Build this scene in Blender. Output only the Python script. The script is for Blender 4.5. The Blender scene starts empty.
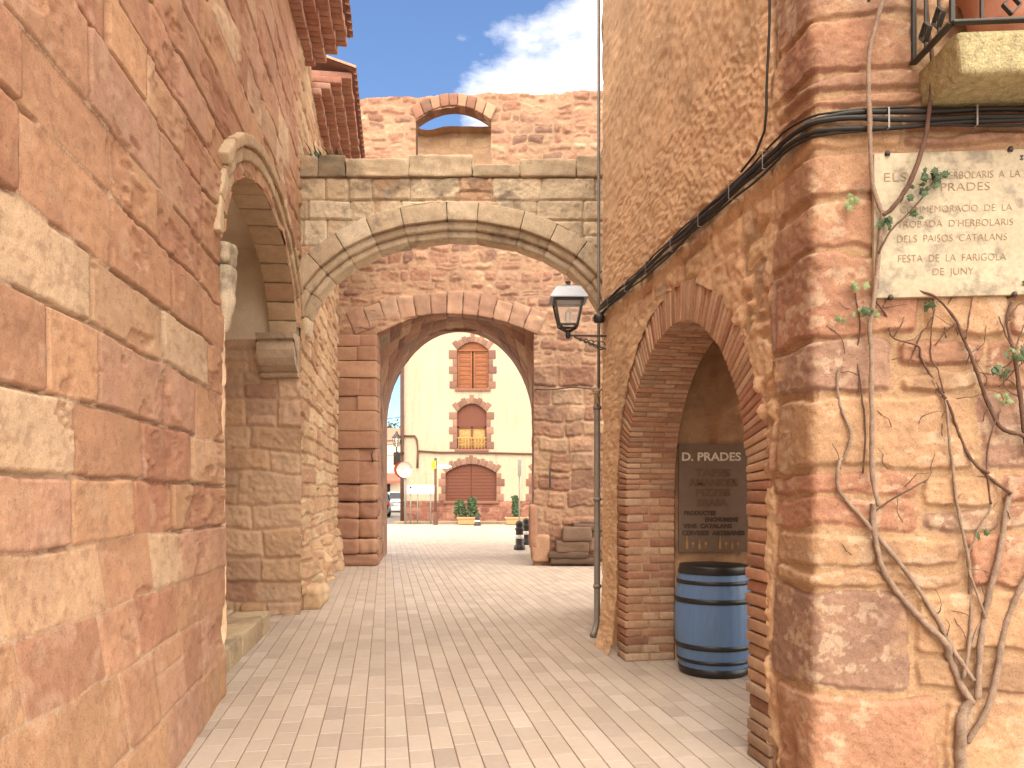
import bpy, math, random
import numpy as np
from mathutils import Vector, Matrix
R = math.radians
scene = bpy.context.scene
COL = scene.collection
F, CZ, HV = 773.0, 1.6, 490.0          # focal length in pixels, eye height, horizon row

# ------------------------------------------------------------------ helpers
def at(u, v, Y):                        # a measured pixel at a known distance -> a point
    return np.array([(u-512)/F*Y, Y, CZ-(v-HV)/F*Y])
def lin1(c):
    c /= 255.0
    return c/12.92 if c <= .04045 else ((c+.055)/1.055)**2.4
def A(r, g, b, k=.62):                  # base colour from a seen colour
    c = np.array([lin1(r), lin1(g), lin1(b)]); l = c@np.array([.25, .6, .15])
    return (c*.78+l*.22)*np.array([1.01, 1., .98])*k*1.06

_T = np.random.RandomState(11).rand(65536)
def _h(a, b, c): return _T[((a*73856093) ^ (b*19349663) ^ (c*83492791)) & 65535]
def vn(x, y, seed=0):
    xi = np.floor(x).astype(np.int64); yi = np.floor(y).astype(np.int64)
    fx = x-xi; fy = y-yi; fx = fx*fx*(3-2*fx); fy = fy*fy*(3-2*fy)
    a = _h(xi, yi, seed)*(1-fx)+_h(xi+1, yi, seed)*fx
    b = _h(xi, yi+1, seed)*(1-fx)+_h(xi+1, yi+1, seed)*fx
    return a*(1-fy)+b*fy
def fbm(x, y, seed=0, o=4):
    r = 0; a = 1; t = 0
    for k in range(o):
        r = r+a*(vn(x, y, seed+k*17)*2-1); t += a
        x = x*2.03+3.1; y = y*2.03+1.7; a *= .5
    return r/t*1.6
def vn3(p, seed=0):
    return (vn(p[:, 0]+p[:, 2]*.37, p[:, 1]+p[:, 2]*.71, seed)+vn(p[:, 2]*1.1+p[:, 0]*.31, p[:, 1]*.9-p[:, 2]*.4, seed+5))-1
def sst(t):
    t = np.clip(t, 0, 1); return t*t*(3-2*t)

class MB:
    def __init__(s): s.V = []; s.Q = []; s.T = []; s.C = []; s.n = 0
    def add(s, V, Q=None, T=None, C=(.5, .5, .5)):
        V = np.asarray(V, float).reshape(-1, 3); s.V.append(V)
        C = np.asarray(C, float)
        if C.ndim == 1: C = np.broadcast_to(C, (len(V), len(C)))
        if C.shape[1] == 3: C = np.concatenate([C, np.ones((len(C), 1))], 1)
        s.C.append(C)
        if Q is not None and len(Q): s.Q.append(np.asarray(Q, np.int64).reshape(-1, 4)+s.n)
        if T is not None and len(T): s.T.append(np.asarray(T, np.int64).reshape(-1, 3)+s.n)
        s.n += len(V)

def off(o):
    v = np.zeros(3)
    while o is not None: v += np.array(o.location); o = o.parent
    return v
def mk(name, mb, mat, parent=None, smooth=True, loc=None):
    V = np.concatenate(mb.V); C = np.concatenate(mb.C)
    o_loc = np.zeros(3) if loc is None else np.array(loc, float)
    base = off(parent)+o_loc if parent is not None else o_loc
    V = V-base
    Q = np.concatenate(mb.Q) if mb.Q else np.zeros((0, 4), np.int64)
    T = np.concatenate(mb.T) if mb.T else np.zeros((0, 3), np.int64)
    me = bpy.data.meshes.new(name)
    me.vertices.add(len(V)); me.vertices.foreach_set('co', V.ravel().astype(np.float32))
    me.loops.add(len(Q)*4+len(T)*3)
    me.loops.foreach_set('vertex_index', np.concatenate([Q.ravel(), T.ravel()]).astype(np.int32))
    me.polygons.add(len(Q)+len(T))
    st = np.concatenate([np.arange(len(Q))*4, len(Q)*4+np.arange(len(T))*3]).astype(np.int32)
    me.polygons.foreach_set('loop_start', st)
    me.polygons.foreach_set('use_smooth', np.full(len(Q)+len(T), bool(smooth)))
    a = me.color_attributes.new('Col', 'FLOAT_COLOR', 'POINT')
    a.data.foreach_set('color', C.ravel().astype(np.float32))
    me.update(calc_edges=True); me.validate()
    me.materials.append(mat)
    o = bpy.data.objects.new(name, me); COL.objects.link(o)
    o.location = o_loc
    if parent is not None: o.parent = parent
    return o
def tag(o, label=None, cat=None, group=None, kind=None):
    if label: o['label'] = label
    if cat: o['category'] = cat
    if group: o['group'] = group
    if kind: o['kind'] = kind
    return o
def thing(name, label, cat, loc=(0, 0, 0), group=None):
    o = bpy.data.objects.new(name, None); COL.objects.link(o); o.location = tuple(loc)
    o.empty_display_size = .2
    return tag(o, label, cat, group)
def copy_tree(o, parent=None):
    c = o.copy(); COL.objects.link(c)
    if parent is not None: c.parent = parent
    for ch in list(o.children): copy_tree(ch, c)
    return c

# block: a rounded eight-cornered stone, c8[i][j][k]
_topo = {}
def _cube(k):
    if k in _topo: return _topo[k]
    Q = []; n = 0
    for f in range(6):
        for i in range(k-1):
            for j in range(k-1):
                a = n+i*k+j; Q.append((a, a+1, a+k+1, a+k))
        n += k*k
    _topo[k] = np.array(Q); return _topo[k]
def block(mb, c8, col, bev=.012, m=0, noise=0., freq=12., seed=0, cj=.0):
    c8 = np.asarray(c8, float)
    sz = [np.linalg.norm(c8[1, 0, 0]-c8[0, 0, 0]), np.linalg.norm(c8[0, 1, 0]-c8[0, 0, 0]), np.linalg.norm(c8[0, 0, 1]-c8[0, 0, 0])]
    e = [min(.9, 2*bev/max(s, 1e-5)) for s in sz]
    ax = []
    for a in range(3):
        inner = list(np.linspace(-1+e[a], 1-e[a], m+2))
        ax.append(np.array([-1, -1+e[a]*.35]+inner+[1-e[a]*.35, 1]))
    k = m+6; pts = []
    for a in range(3):
        b, c = [(1, 2), (0, 2), (0, 1)][a]
        g1, g2 = np.meshgrid(ax[b], ax[c], indexing='ij')
        for sgn in (-1, 1):
            p = np.zeros((k, k, 3)); p[..., a] = sgn; p[..., b] = g1; p[..., c] = g2
            pts.append(p.reshape(-1, 3))
    p = np.concatenate(pts); E = np.array(e)
    q = np.clip(p, -(1-E), 1-E); d = (p-q)/E
    d = d/np.maximum(np.linalg.norm(d, axis=1, keepdims=True), 1e-9)
    p = (q+d*E+1)/2
    x, y, z = p[:, 0:1], p[:, 1:2], p[:, 2:3]
    V = 0
    for i in (0, 1):
        for j in (0, 1):
            for l in (0, 1):
                V = V+c8[i, j, l]*((x if i else 1-x)*(y if j else 1-y)*(z if l else 1-z))
    if noise:
        cen = c8.reshape(-1, 3).mean(0); dr = V-cen
        dr = dr/np.maximum(np.linalg.norm(dr, axis=1, keepdims=True), 1e-6)
        nn = vn3(V*freq+seed*3.7, seed)+.5*vn3(V*freq*2.3, seed+3)
        V = V+dr*(nn*noise)[:, None]
    C = np.asarray(col, float)
    if cj:
        cc = 1+cj*vn3(V*9+seed, seed+9); C = C[None, :]*np.clip(cc, .4, 1.6)[:, None]
    mb.add(V, _cube(k), None, C)
def hexa(o, a, b, c):                    # corner + three edge vectors
    o, a, b, c = [np.asarray(t, float) for t in (o, a, b, c)]
    r = np.zeros((2, 2, 2, 3))
    for i in (0, 1):
        for j in (0, 1):
            for k in (0, 1): r[i, j, k] = o+a*i+b*j+c*k
    return r
def bx(mb, x0, x1, y0, y1, z0, z1, col=(.5, .5, .5), bev=.004, **kw):
    block(mb, hexa((x0, y0, z0), (x1-x0, 0, 0), (0, y1-y0, 0), (0, 0, z1-z0)), col, bev, **kw)
def bar(mb, p, q, w, t, col=(.1, .1, .1), bev=.002, up=(0, 0, 1)):
    p = np.asarray(p, float); q = np.asarray(q, float); d = q-p; d /= np.linalg.norm(d)
    up = np.asarray(up, float)
    if abs(d@up) > .95: up = np.array([0, 1., 0])
    a = np.cross(d, up); a /= np.linalg.norm(a); b = np.cross(a, d)
    block(mb, hexa(p-a*w/2-b*t/2, a*w, b*t, q-p), col, bev)
def smooth_pts(P, rad=None, sub=6):
    P = np.asarray(P, float); n = len(P); out = []; ro = []
    rad = np.full(n, .01) if rad is None else np.asarray(rad, float)
    for i in range(n-1):
        p0 = P[max(i-1, 0)]; p1 = P[i]; p2 = P[i+1]; p3 = P[min(i+2, n-1)]
        for k in range(sub):
            t = k/sub
            out.append(.5*((2*p1)+(-p0+p2)*t+(2*p0-5*p1+4*p2-p3)*t*t+(-p0+3*p1-3*p2+p3)*t**3))
            ro.append(rad[i]*(1-t)+rad[i+1]*t)
    out.append(P[-1]); ro.append(rad[-1])
    return np.array(out), np.array(ro)
def tube(mb, P, rad, n=8, col=(.1, .1, .1), bump=0, seed=0):
    P = np.asarray(P, float); m = len(P); rad = np.broadcast_to(np.asarray(rad, float), (m,))
    T = np.gradient(P, axis=0); T /= np.maximum(np.linalg.norm(T, axis=1, keepdims=True), 1e-9)
    a = np.cross(T[0], [0, 0, 1.]) if abs(T[0][2]) < .9 else np.cross(T[0], [0, 1., 0])
    a /= np.linalg.norm(a); V = []
    for i in range(m):
        a = a-T[i]*(a@T[i]); a /= np.linalg.norm(a); b = np.cross(T[i], a)
        for k in range(n):
            th = 2*math.pi*k/n; V.append(P[i]+(a*math.cos(th)+b*math.sin(th))*rad[i])
    V = np.array(V)
    if bump:
        V += (np.stack([vn3(V*60, seed), vn3(V*60+9, seed+1), vn3(V*60+5, seed+2)], 1))*bump
    Q = [(i*n+k, i*n+(k+1) % n, (i+1)*n+(k+1) % n, (i+1)*n+k) for i in range(m-1) for k in range(n)]
    Tn = []
    V = np.concatenate([V, P[:1], P[-1:]])
    for k in range(n):
        Tn.append((m*n, (k+1) % n, k)); Tn.append((m*n+1, (m-1)*n+k, (m-1)*n+(k+1) % n))
    mb.add(V, Q, Tn, col)
def lathe(mb, prof, cen, n=24, col=(.5, .5, .5)):
    prof = np.asarray(prof, float); m = len(prof); cen = np.asarray(cen, float)
    V = [cen+np.array([r*math.cos(2*math.pi*k/n), r*math.sin(2*math.pi*k/n), z]) for r, z in prof for k in range(n)]
    Q = [(i*n+k, i*n+(k+1) % n, (i+1)*n+(k+1) % n, (i+1)*n+k) for i in range(m-1) for k in range(n)]
    mb.add(V, Q, None, col)

LA = {'a': None}                          # joint distance of the last masonry, read by sheet()
# stone courses: relief and colour of a masonry face
def courses(S, Z, seed, hc, w, pal, mort, joint=.008, edge=.02, relief=.02, warp=.014, wf=1.6, tilt=0., off_=.012, split=.1,
            rough=.005, rf=18., rnd=.035, zlist=None, bounds=None, tone=.1, ptilt=.0, jvar=.7):
    rng = np.random.RandomState(seed); shp = S.shape; s = S.ravel(); z = Z.ravel()
    ws = s+warp*fbm(s*wf, z*wf, seed+1, 4); wz = z+tilt*s+warp*fbm(s*wf, z*wf, seed+2, 4)
    if zlist is None:
        ed = [wz.min()-.2]
        while ed[-1] < wz.max()+.1: ed.append(ed[-1]+rng.uniform(*hc))
    else: ed = list(zlist)
    ed = np.array(ed); ci = np.clip(np.searchsorted(ed, wz)-1, 0, len(ed)-2)
    ds = np.zeros_like(s); dz = np.zeros_like(s); r0 = np.zeros((len(s), 5)); lc = np.zeros((len(s), 2))
    smin, smax = ws.min(), ws.max()
    for c in range(len(ed)-1):
        m = np.nonzero(ci == c)[0]
        b = [smin-rng.uniform(0, w[1])-.05]
        while b[-1] < smax+.05: b.append(b[-1]+rng.uniform(*w))
        if bounds is not None: b = bounds(c, b, rng)
        b = np.array(b); rid = rng.rand(len(b)+1, 10)
        if len(m) == 0: continue
        bi = np.clip(np.searchsorted(b, ws[m])-1, 0, len(b)-2)
        ds[m] = np.minimum(ws[m]-b[bi], b[bi+1]-ws[m]); z0, z1 = ed[c], ed[c+1]
        d = np.minimum(wz[m]-z0, z1-wz[m]); rr = rid[bi]
        sp = rr[:, 0] < split; zs = z0+(z1-z0)*(.35+.3*rr[:, 1])
        d = np.where(sp, np.minimum(d, np.abs(wz[m]-zs)), d); top = sp & (wz[m] > zs)
        dz[m] = d
        r0[m] = np.where(top[:, None], rr[:, 5:10], rr[:, [2, 3, 4, 1, 0]])
        lc[m, 0] = ws[m]-(b[bi]+b[bi+1])/2; lc[m, 1] = wz[m]-(z0+z1)/2
    d = rnd-np.hypot(np.maximum(rnd-ds, 0), np.maximum(rnd-dz, 0))
    jj = joint*(1+jvar*fbm(s*5, z*5, seed+3, 3))
    t = sst((d-jj)/edge)
    fine = fbm(s*rf, z*rf, seed+4, 4)
    h = t*(relief+off_*(r0[:, 0]*2-1)+rough*fine+ptilt*((r0[:, 3]-.5)*lc[:, 0]+(r0[:, 4]-.5)*lc[:, 1]))
    h += (1-t)*rough*.6*fine
    pal_c = np.array([p[0] for p in pal]); pw = np.cumsum([p[1] for p in pal]); pw = pw/pw[-1]
    pi = np.clip(np.searchsorted(pw, r0[:, 1]), 0, len(pal)-1)
    col = pal_c[pi]*(1+tone*2*(r0[:, 2:3]-.5))
    # veins and bleached patches that belong to the stone itself
    n1 = fbm(s*3+r0[:, 1]*40, z*5+r0[:, 2]*40, seed+6, 4)[:, None]
    col = col*(1+.09*n1)
    n2 = sst((fbm(s*7+9, z*7, seed+7, 4)-.35)/.35)[:, None]
    col = col*(1-n2*.35)+np.asarray(mort)*n2*.35*1.1
    courses.t = t.reshape(shp); LA['a'] = np.clip((d-jj*.5)/.03, -1, 1).reshape(shp)
    return h.reshape(shp), col.reshape(shp+(3,))

def sheet(P, S, Z, layout, hole=None, mb=None, skirt=0., skirt_sides=('top', 's0', 's1')):
    SS, ZZ = np.meshgrid(np.asarray(S, float), np.asarray(Z, float))
    nz, ns = SS.shape; inside = np.zeros(SS.shape, bool)
    if hole is not None:
        sd = hole(SS, ZZ); inside = sd < 0; e = 1e-3
        gx = (hole(SS+e, ZZ)-hole(SS-e, ZZ))/(2*e); gy = (hole(SS, ZZ+e)-hole(SS, ZZ-e))/(2*e)
        gl = np.maximum(gx*gx+gy*gy, 1e-6); ne = inside & (sd > -.25)
        SS = np.where(ne, SS-sd*gx/gl, SS); ZZ = np.where(ne, ZZ-sd*gy/gl, ZZ)
    LA['a'] = None; h, col = layout(SS, ZZ)
    col = np.broadcast_to(col, SS.shape+(3,)); al = LA['a'] if LA['a'] is not None else np.ones(SS.shape)
    col = np.concatenate([col, al[..., None]], -1)
    V = P(SS, ZZ, h).reshape(-1, 3)
    I = np.arange(nz*ns).reshape(nz, ns)
    Q = np.stack([I[:-1, :-1], I[:-1, 1:], I[1:, 1:], I[1:, :-1]], -1)
    keep = ~(inside[:-1, :-1] & inside[:-1, 1:] & inside[1:, 1:] & inside[1:, :-1])
    Q = Q[keep]
    mb = mb or MB(); mb.add(V, Q, None, col.reshape(-1, 4))
    if skirt:
        for sd_ in skirt_sides:
            sl = {'top': (slice(-1, None), slice(None)), 's0': (slice(None), slice(0, 1)), 's1': (slice(None), slice(-1, None))}[sd_]
            a = P(SS[sl], ZZ[sl], h[sl]).reshape(-1, 3); b = P(SS[sl], ZZ[sl], h[sl]*0-skirt).reshape(-1, 3)
            n = len(a); q = [(i, i+1, n+i+1, n+i) for i in range(n-1)]
            mb.add(np.concatenate([a, b]), q, None, np.tile(col[sl].reshape(-1, 4), (2, 1)))
    return mb
def flat(o, ds, n):                      # plane mapping: origin, direction of s, outward normal
    o = np.asarray(o, float); ds = np.asarray(ds, float); n = np.asarray(n, float)
    return lambda S, Z, h: o+S[..., None]*ds+Z[..., None]*np.array([0, 0, 1.])+h[..., None]*n
def spaced(a, b, f):
    out = [a]
    while out[-1] < b: out.append(out[-1]+f(out[-1]))
    out[-1] = b; return np.array(out)
def arch_sdf(c, half, spring, rise, bottom=-9):
    def f(S, Z):
        x = (S-c)/half; y = (Z-spring)/rise; r = np.sqrt(x*x+np.maximum(y, 0)**2)+1e-9
        g = np.sqrt((x/half)**2+(np.maximum(y, 0)/rise)**2)/r+1e-9
        up = (r-1)/g
        return np.where(Z > spring, up, np.maximum(np.abs(S-c)-half, bottom-Z))
    return f

# ------------------------------------------------------------------ materials
def nt_new(name):
    m = bpy.data.materials.new(name); m.use_nodes = True; nt = m.node_tree
    return m, nt, nt.nodes['Principled BSDF']
def _noise(nt, co, scale, detail=6, rough=.6):
    n = nt.nodes.new('ShaderNodeTexNoise'); n.inputs['Scale'].default_value = scale
    n.inputs['Detail'].default_value = detail; n.inputs['Roughness'].default_value = rough
    nt.links.new(co, n.inputs['Vector']); return n.outputs['Fac']
def _math(nt, op, a, b):
    n = nt.nodes.new('ShaderNodeMath'); n.operation = op
    for i, v in enumerate((a, b)):
        if isinstance(v, (int, float)): n.inputs[i].default_value = v
        else: nt.links.new(v, n.inputs[i])
    return n.outputs[0]
def _ramp(nt, f, pts):
    n = nt.nodes.new('ShaderNodeValToRGB'); cr = n.color_ramp
    while len(cr.elements) < len(pts): cr.elements.new(.5)
    for e, (p, c) in zip(cr.elements, pts):
        e.position = p; e.color = (*c, 1) if len(c) == 3 else c
    nt.links.new(f, n.inputs[0]); return n.outputs[0]
def _mul(nt, a, b, fac=1.0, mode='MULTIPLY'):
    n = nt.nodes.new('ShaderNodeMix'); n.data_type = 'RGBA'; n.blend_type = mode
    if isinstance(fac, (int, float)): n.inputs[0].default_value = fac
    else: nt.links.new(fac, n.inputs[0])
    for i, v in ((6, a), (7, b)):
        if isinstance(v, (tuple, list, np.ndarray)): n.inputs[i].default_value = (*v, 1)
        else: nt.links.new(v, n.inputs[i])
    return n.outputs[2]
def mat(name, color=None, rough=.85, metal=0., spec=.25, var=.22, scale=14., fine=90., bump=.35, dist=.006, stretch=None, stain=0., stain_scale=None, stain_t=.56, mort=None, speck=0., big=0., streak=0.):
    m, nt, b = nt_new(name)
    tc = nt.nodes.new('ShaderNodeTexCoord'); co = tc.outputs['Object']
    if stretch:
        mp = nt.nodes.new('ShaderNodeMapping'); mp.inputs['Scale'].default_value = stretch
        nt.links.new(co, mp.inputs[0]); co = mp.outputs[0]
    if color is None:
        at_ = nt.nodes.new('ShaderNodeAttribute'); at_.attribute_name = 'Col'; c = at_.outputs['Color']
    else: c = tuple(color)
    n1 = _noise(nt, co, scale); n2 = _noise(nt, co, fine, 4)
    c = _mul(nt, c, _ramp(nt, n1, [(.25, (1-var,)*3), (.75, (1+var*.6,)*3)]))
    c = _mul(nt, c, _ramp(nt, n2, [(.3, (1-var*.8,)*3), (.7, (1+var*.5,)*3)]))
    if speck:
        n4 = _noise(nt, co, fine*1.5, 3, .5)
        c = _mul(nt, c, _ramp(nt, n4, [(.27, (1+speck*.6,)*3), (.37, (1, 1, 1)), (.60, (1, 1, 1)), (.69, (1-speck,)*3)]))
        n5 = _noise(nt, co, scale*2.3, 5, .7)
        c = _mul(nt, c, _ramp(nt, n5, [(.60, (1, 1, 1)), (.68, (1-speck*.55,)*3)]))
    if big:
        n6 = _noise(nt, co, .9, 6, .65); c = _mul(nt, c, _ramp(nt, n6, [(.3, (1-big,)*3), (.7, (1+big*.5,)*3)]))
    if streak:
        mp2 = nt.nodes.new('ShaderNodeMapping'); mp2.inputs['Scale'].default_value = (2.2, 2.2, .16); nt.links.new(tc.outputs['Object'], mp2.inputs[0])
        n7 = _noise(nt, mp2.outputs[0], 1.6, 6, .65); c = _mul(nt, c, _ramp(nt, n7, [(.5, (1, 1, 1)), (.72, (1-streak, 1-streak*1.1, 1-streak*1.2))]))
    if mort is not None:
        n8 = _noise(nt, co, 55, 4, .6); jm = _math(nt, 'ADD', at_.outputs['Alpha'], _math(nt, 'MULTIPLY', _math(nt, 'SUBTRACT', n8, .5), .55))
        mc = _mul(nt, tuple(mort), _ramp(nt, n2, [(.3, (.75,)*3), (.7, (1.15,)*3)]))
        c = _mul(nt, mc, c, _ramp(nt, jm, [(.0, (0, 0, 0)), (.13, (1, 1, 1))]), 'MIX')
    if stain:
        n3 = _noise(nt, co, stain_scale or scale*.25, 8, .7)
        c = _mul(nt, c, (.12, .10, .085), _ramp(nt, n3, [(stain_t, (0, 0, 0)), (stain_t+.12, (stain,)*3)]), 'MIX')
    nt.links.new(c, b.inputs['Base Color'])
    b.inputs['Roughness'].default_value = rough; b.inputs['Metallic'].default_value = metal
    b.inputs['Specular IOR Level'].default_value = spec
    if bump:
        bp = nt.nodes.new('ShaderNodeBump'); bp.inputs['Strength'].default_value = bump; bp.inputs['Distance'].default_value = dist
        hh = _math(nt, 'ADD', _math(nt, 'MULTIPLY', n1, 1.6), n2)
        nt.links.new(hh, bp.inputs['Height']); nt.links.new(bp.outputs[0], b.inputs['Normal'])
    return m
M = {}
M['sandstone'] = mat('sandstone', var=.16, scale=11, fine=85, bump=.5, dist=.006, speck=.3)
M['leftstone'] = mat('coursed sandstone', var=.15, scale=9, fine=90, bump=.4, dist=.003, speck=.46, mort=A(222, 184, 148, .58))
M['gatestone'] = mat('gate sandstone', var=.18, scale=9, fine=70, bump=.5, dist=.008, speck=.3, mort=A(206, 162, 124, .55))
M['frontstone'] = mat('quoin sandstone', var=.16, scale=12, fine=95, bump=.6, dist=.005, speck=.46, mort=A(222, 174, 122, .5))
M['plinthstone'] = mat('plinth stone', var=.15, scale=9, fine=60, bump=.3, mort=A(206, 164, 130, .5), streak=.2)
M['greystone'] = mat('weathered stone', var=.2, scale=9, fine=70, bump=.55, dist=.008, speck=.42, stain=.55, stain_scale=2.6, stain_t=.53, mort=A(196, 162, 126, .5))
M['brick'] = mat('brick', var=.22, scale=25, fine=120, bump=.5, dist=.004)
M['paver'] = mat('paver', rough=.5, spec=.45, big=.07, speck=.08, var=.08, scale=18, fine=160, bump=.25, dist=.002)
M['plaster'] = mat('plaster', A(222, 204, 178, .9), var=.14, scale=3, fine=60, bump=.25)
M['wallpaint'] = mat('cream render', var=.06, scale=1.2, fine=30, bump=.15)
M['rooftile'] = mat('roof tile', var=.22, scale=14, fine=90, bump=.4)
M['cable'] = mat('cable', (.022, .02, .019), rough=.5, var=.2, bump=.05)
M['iron'] = mat('iron', (.03, .025, .022), rough=.5, var=.25, bump=.15, spec=.5)
M['greymetal'] = mat('grey metal', (.26, .245, .225), rough=.45, metal=.3, var=.15, bump=.08)
M['lanternroof'] = mat('lantern roof', (.30, .32, .36), rough=.35, metal=.4, var=.1, bump=.05)
M['zinc'] = mat('zinc pipe', (.27, .245, .22), rough=.5, metal=.25, var=.15, bump=.08)
M['barrel'] = mat('blue barrel paint', (.11, .21, .40), rough=.42, spec=.4, var=.1, scale=8, fine=60, bump=.12, stretch=(1, 1, .12))
M['hoop'] = mat('black hoop', (.014, .014, .016), rough=.4, spec=.5, var=.2, bump=.1)
M['signpanel'] = mat('sign panel', (.20, .145, .11), rough=.6, var=.12, bump=.05)
M['white'] = mat('white lettering', (.72, .66, .56), rough=.7, var=.08, bump=0)
M['darkletter'] = mat('dark lettering', (.085, .06, .048), rough=.7, var=.1, bump=0)
M['midletter'] = mat('faded lettering', (.155, .11, .07), rough=.7, var=.1, bump=0)
M['gold'] = mat('gold print', (.42, .26, .09), rough=.7, var=.1, bump=0)
M['marble'] = mat('plaque stone', A(224, 204, 168, .55), rough=.55, var=.16, scale=5, fine=40, bump=.08, stain=.6, stain_scale=8, stain_t=.51)
M['engraved'] = mat('engraved letters', (.30, .215, .135), rough=.8, var=.4, scale=30, bump=0)
M['vine'] = mat('vine bark', A(176, 145, 122, .6), rough=.9, var=.35, scale=20, fine=120, bump=.6, dist=.004)
M['twig'] = mat('twig bark', A(128, 92, 74, .6), rough=.9, var=.35, scale=20, fine=120, bump=.5, dist=.003)
M['leaf'] = mat('leaf', (.05, .085, .032), rough=.55, spec=.35, var=.35, scale=20, fine=60, bump=.1)
M['paleleaf'] = mat('pale leaf', (.20, .24, .11), rough=.6, var=.3, scale=20, fine=60, bump=.1)
M['mossy'] = mat('mossy stone', A(216, 200, 140, .6), var=.4, scale=22, fine=90, bump=.8, dist=.01, stain=.25)
M['terracotta'] = mat('terracotta', A(222, 138, 100, .6), rough=.7, var=.1, bump=.1)
M['wood'] = mat('old wood', A(190, 108, 52, .55), rough=.6, var=.35, scale=6, fine=30, bump=.2, stretch=(.3, 1, 3))
M['brownpaint'] = mat('brown door paint', A(146, 82, 58, .55), rough=.55, var=.1, bump=.08)
M['lace'] = mat('golden lace curtain', A(232, 178, 92, .6), rough=.8, var=.4, scale=9, fine=30, bump=.1)
M['darkroom'] = mat('dark interior', (.03, .022, .018), var=.1, bump=0)
M['carwhite'] = mat('silver car paint', (.5, .5, .5), rough=.3, metal=.3, spec=.6, var=.05, bump=0)
M['cardark'] = mat('dark car paint', (.05, .055, .05), rough=.3, spec=.6, var=.05, bump=0)
M['carglass'] = mat('car glass', (.02, .024, .028), rough=.08, spec=.7, var=.02, bump=0)
M['rubber'] = mat('tyre rubber', (.02, .02, .02), rough=.8, var=.1, bump=0)
M['redlamp'] = mat('lamp lens', (.4, .03, .02), rough=.2, var=.05, bump=0)
M['mirrorface'] = mat('mirror face', (.62, .6, .56), rough=.25, metal=.6, var=.05, bump=0)
M['redmetal'] = mat('red rim', (.36, .06, .04), rough=.5, var=.1, bump=0)
M['yellow'] = mat('yellow sign', (.72, .45, .04), rough=.6, var=.05, bump=0)
M['blue'] = mat('blue print', (.03, .05, .2), rough=.6, var=.05, bump=0)
M['signwhite'] = mat('white sign', (.78, .77, .74), rough=.6, var=.04, bump=0)
M['planter'] = mat('stone trough', A(226, 178, 112, .6), var=.12, bump=.2)
M['kerb'] = mat('kerb', (.33, .27, .21), var=.15, bump=.2)
M['asphalt'] = mat('asphalt', (.20, .175, .15), var=.12, scale=3, bump=.2)
M['bark'] = mat('bark', (.09, .06, .04), var=.3, bump=.5)
M['earthbed'] = mat('joint sand', A(150, 122, 100, .5), var=.3, scale=20, bump=.3)
def glass_mat():
    m, nt, b = nt_new('lamp glass')
    b.inputs['Base Color'].default_value = (.9, .86, .8, 1); b.inputs['Roughness'].default_value = .08
    b.inputs['Transmission Weight'].default_value = .0; b.inputs['Alpha'].default_value = .22
    return m
M['glass'] = glass_mat()

# palettes
SALMON, CREAM, DARK, ORANGE, PINK = A(212, 156, 114), A(228, 194, 150), A(206, 146, 110), A(219, 166, 120), A(217, 164, 132)
P_LEFT = [(A(214, 156, 114, .63), 4), (A(220, 164, 116, .63), 3.4), (A(209, 148, 110, .62), 2.6), (A(216, 160, 126, .63), 2.8), (A(230, 192, 150, .66), 1.3), (A(222, 174, 130, .64), 2), (A(204, 140, 104, .62), 1.5)]
P_FAR = [(A(218, 170, 122), 4), (A(224, 182, 134), 3), (A(204, 152, 110), 2), (CREAM, 1)]
P_FRONT = [(A(211, 150, 110, .53), 4), (A(220, 168, 118, .53), 2.6), (A(206, 150, 114, .53), 2.2), (A(208, 143, 106, .53), 3), (A(194, 146, 118, .52), .7)]
P_GATE = [(A(194, 138, 106), 4), (A(178, 122, 94), 3), (A(208, 156, 118), 2.4), (A(158, 114, 92), 1.2), (A(216, 174, 134), 1)]
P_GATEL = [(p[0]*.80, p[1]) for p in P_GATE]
P_ARCH = [(A(218, 194, 158, .8), 4), (A(208, 182, 146, .8), 3), (A(226, 206, 174, .8), 2), (A(214, 168, 130, .75), 1)]
P_RUB = [(A(206, 156, 110, .8), 4), (A(194, 142, 104, .8), 2), (A(216, 174, 126, .8), 3), (A(176, 144, 116, .8), 1)]
P_BRICK = [(A(208, 148, 108), 4), (A(214, 162, 122), 4), (A(196, 132, 98), 1.6), (A(220, 174, 134), 2.6)]
def pick(pal, rng, tone=.1):
    w = np.array([p[1] for p in pal], float); i = rng.choice(len(pal), p=w/w.sum())
    return pal[i][0]*(1+tone*(rng.rand()*2-1))

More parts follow.
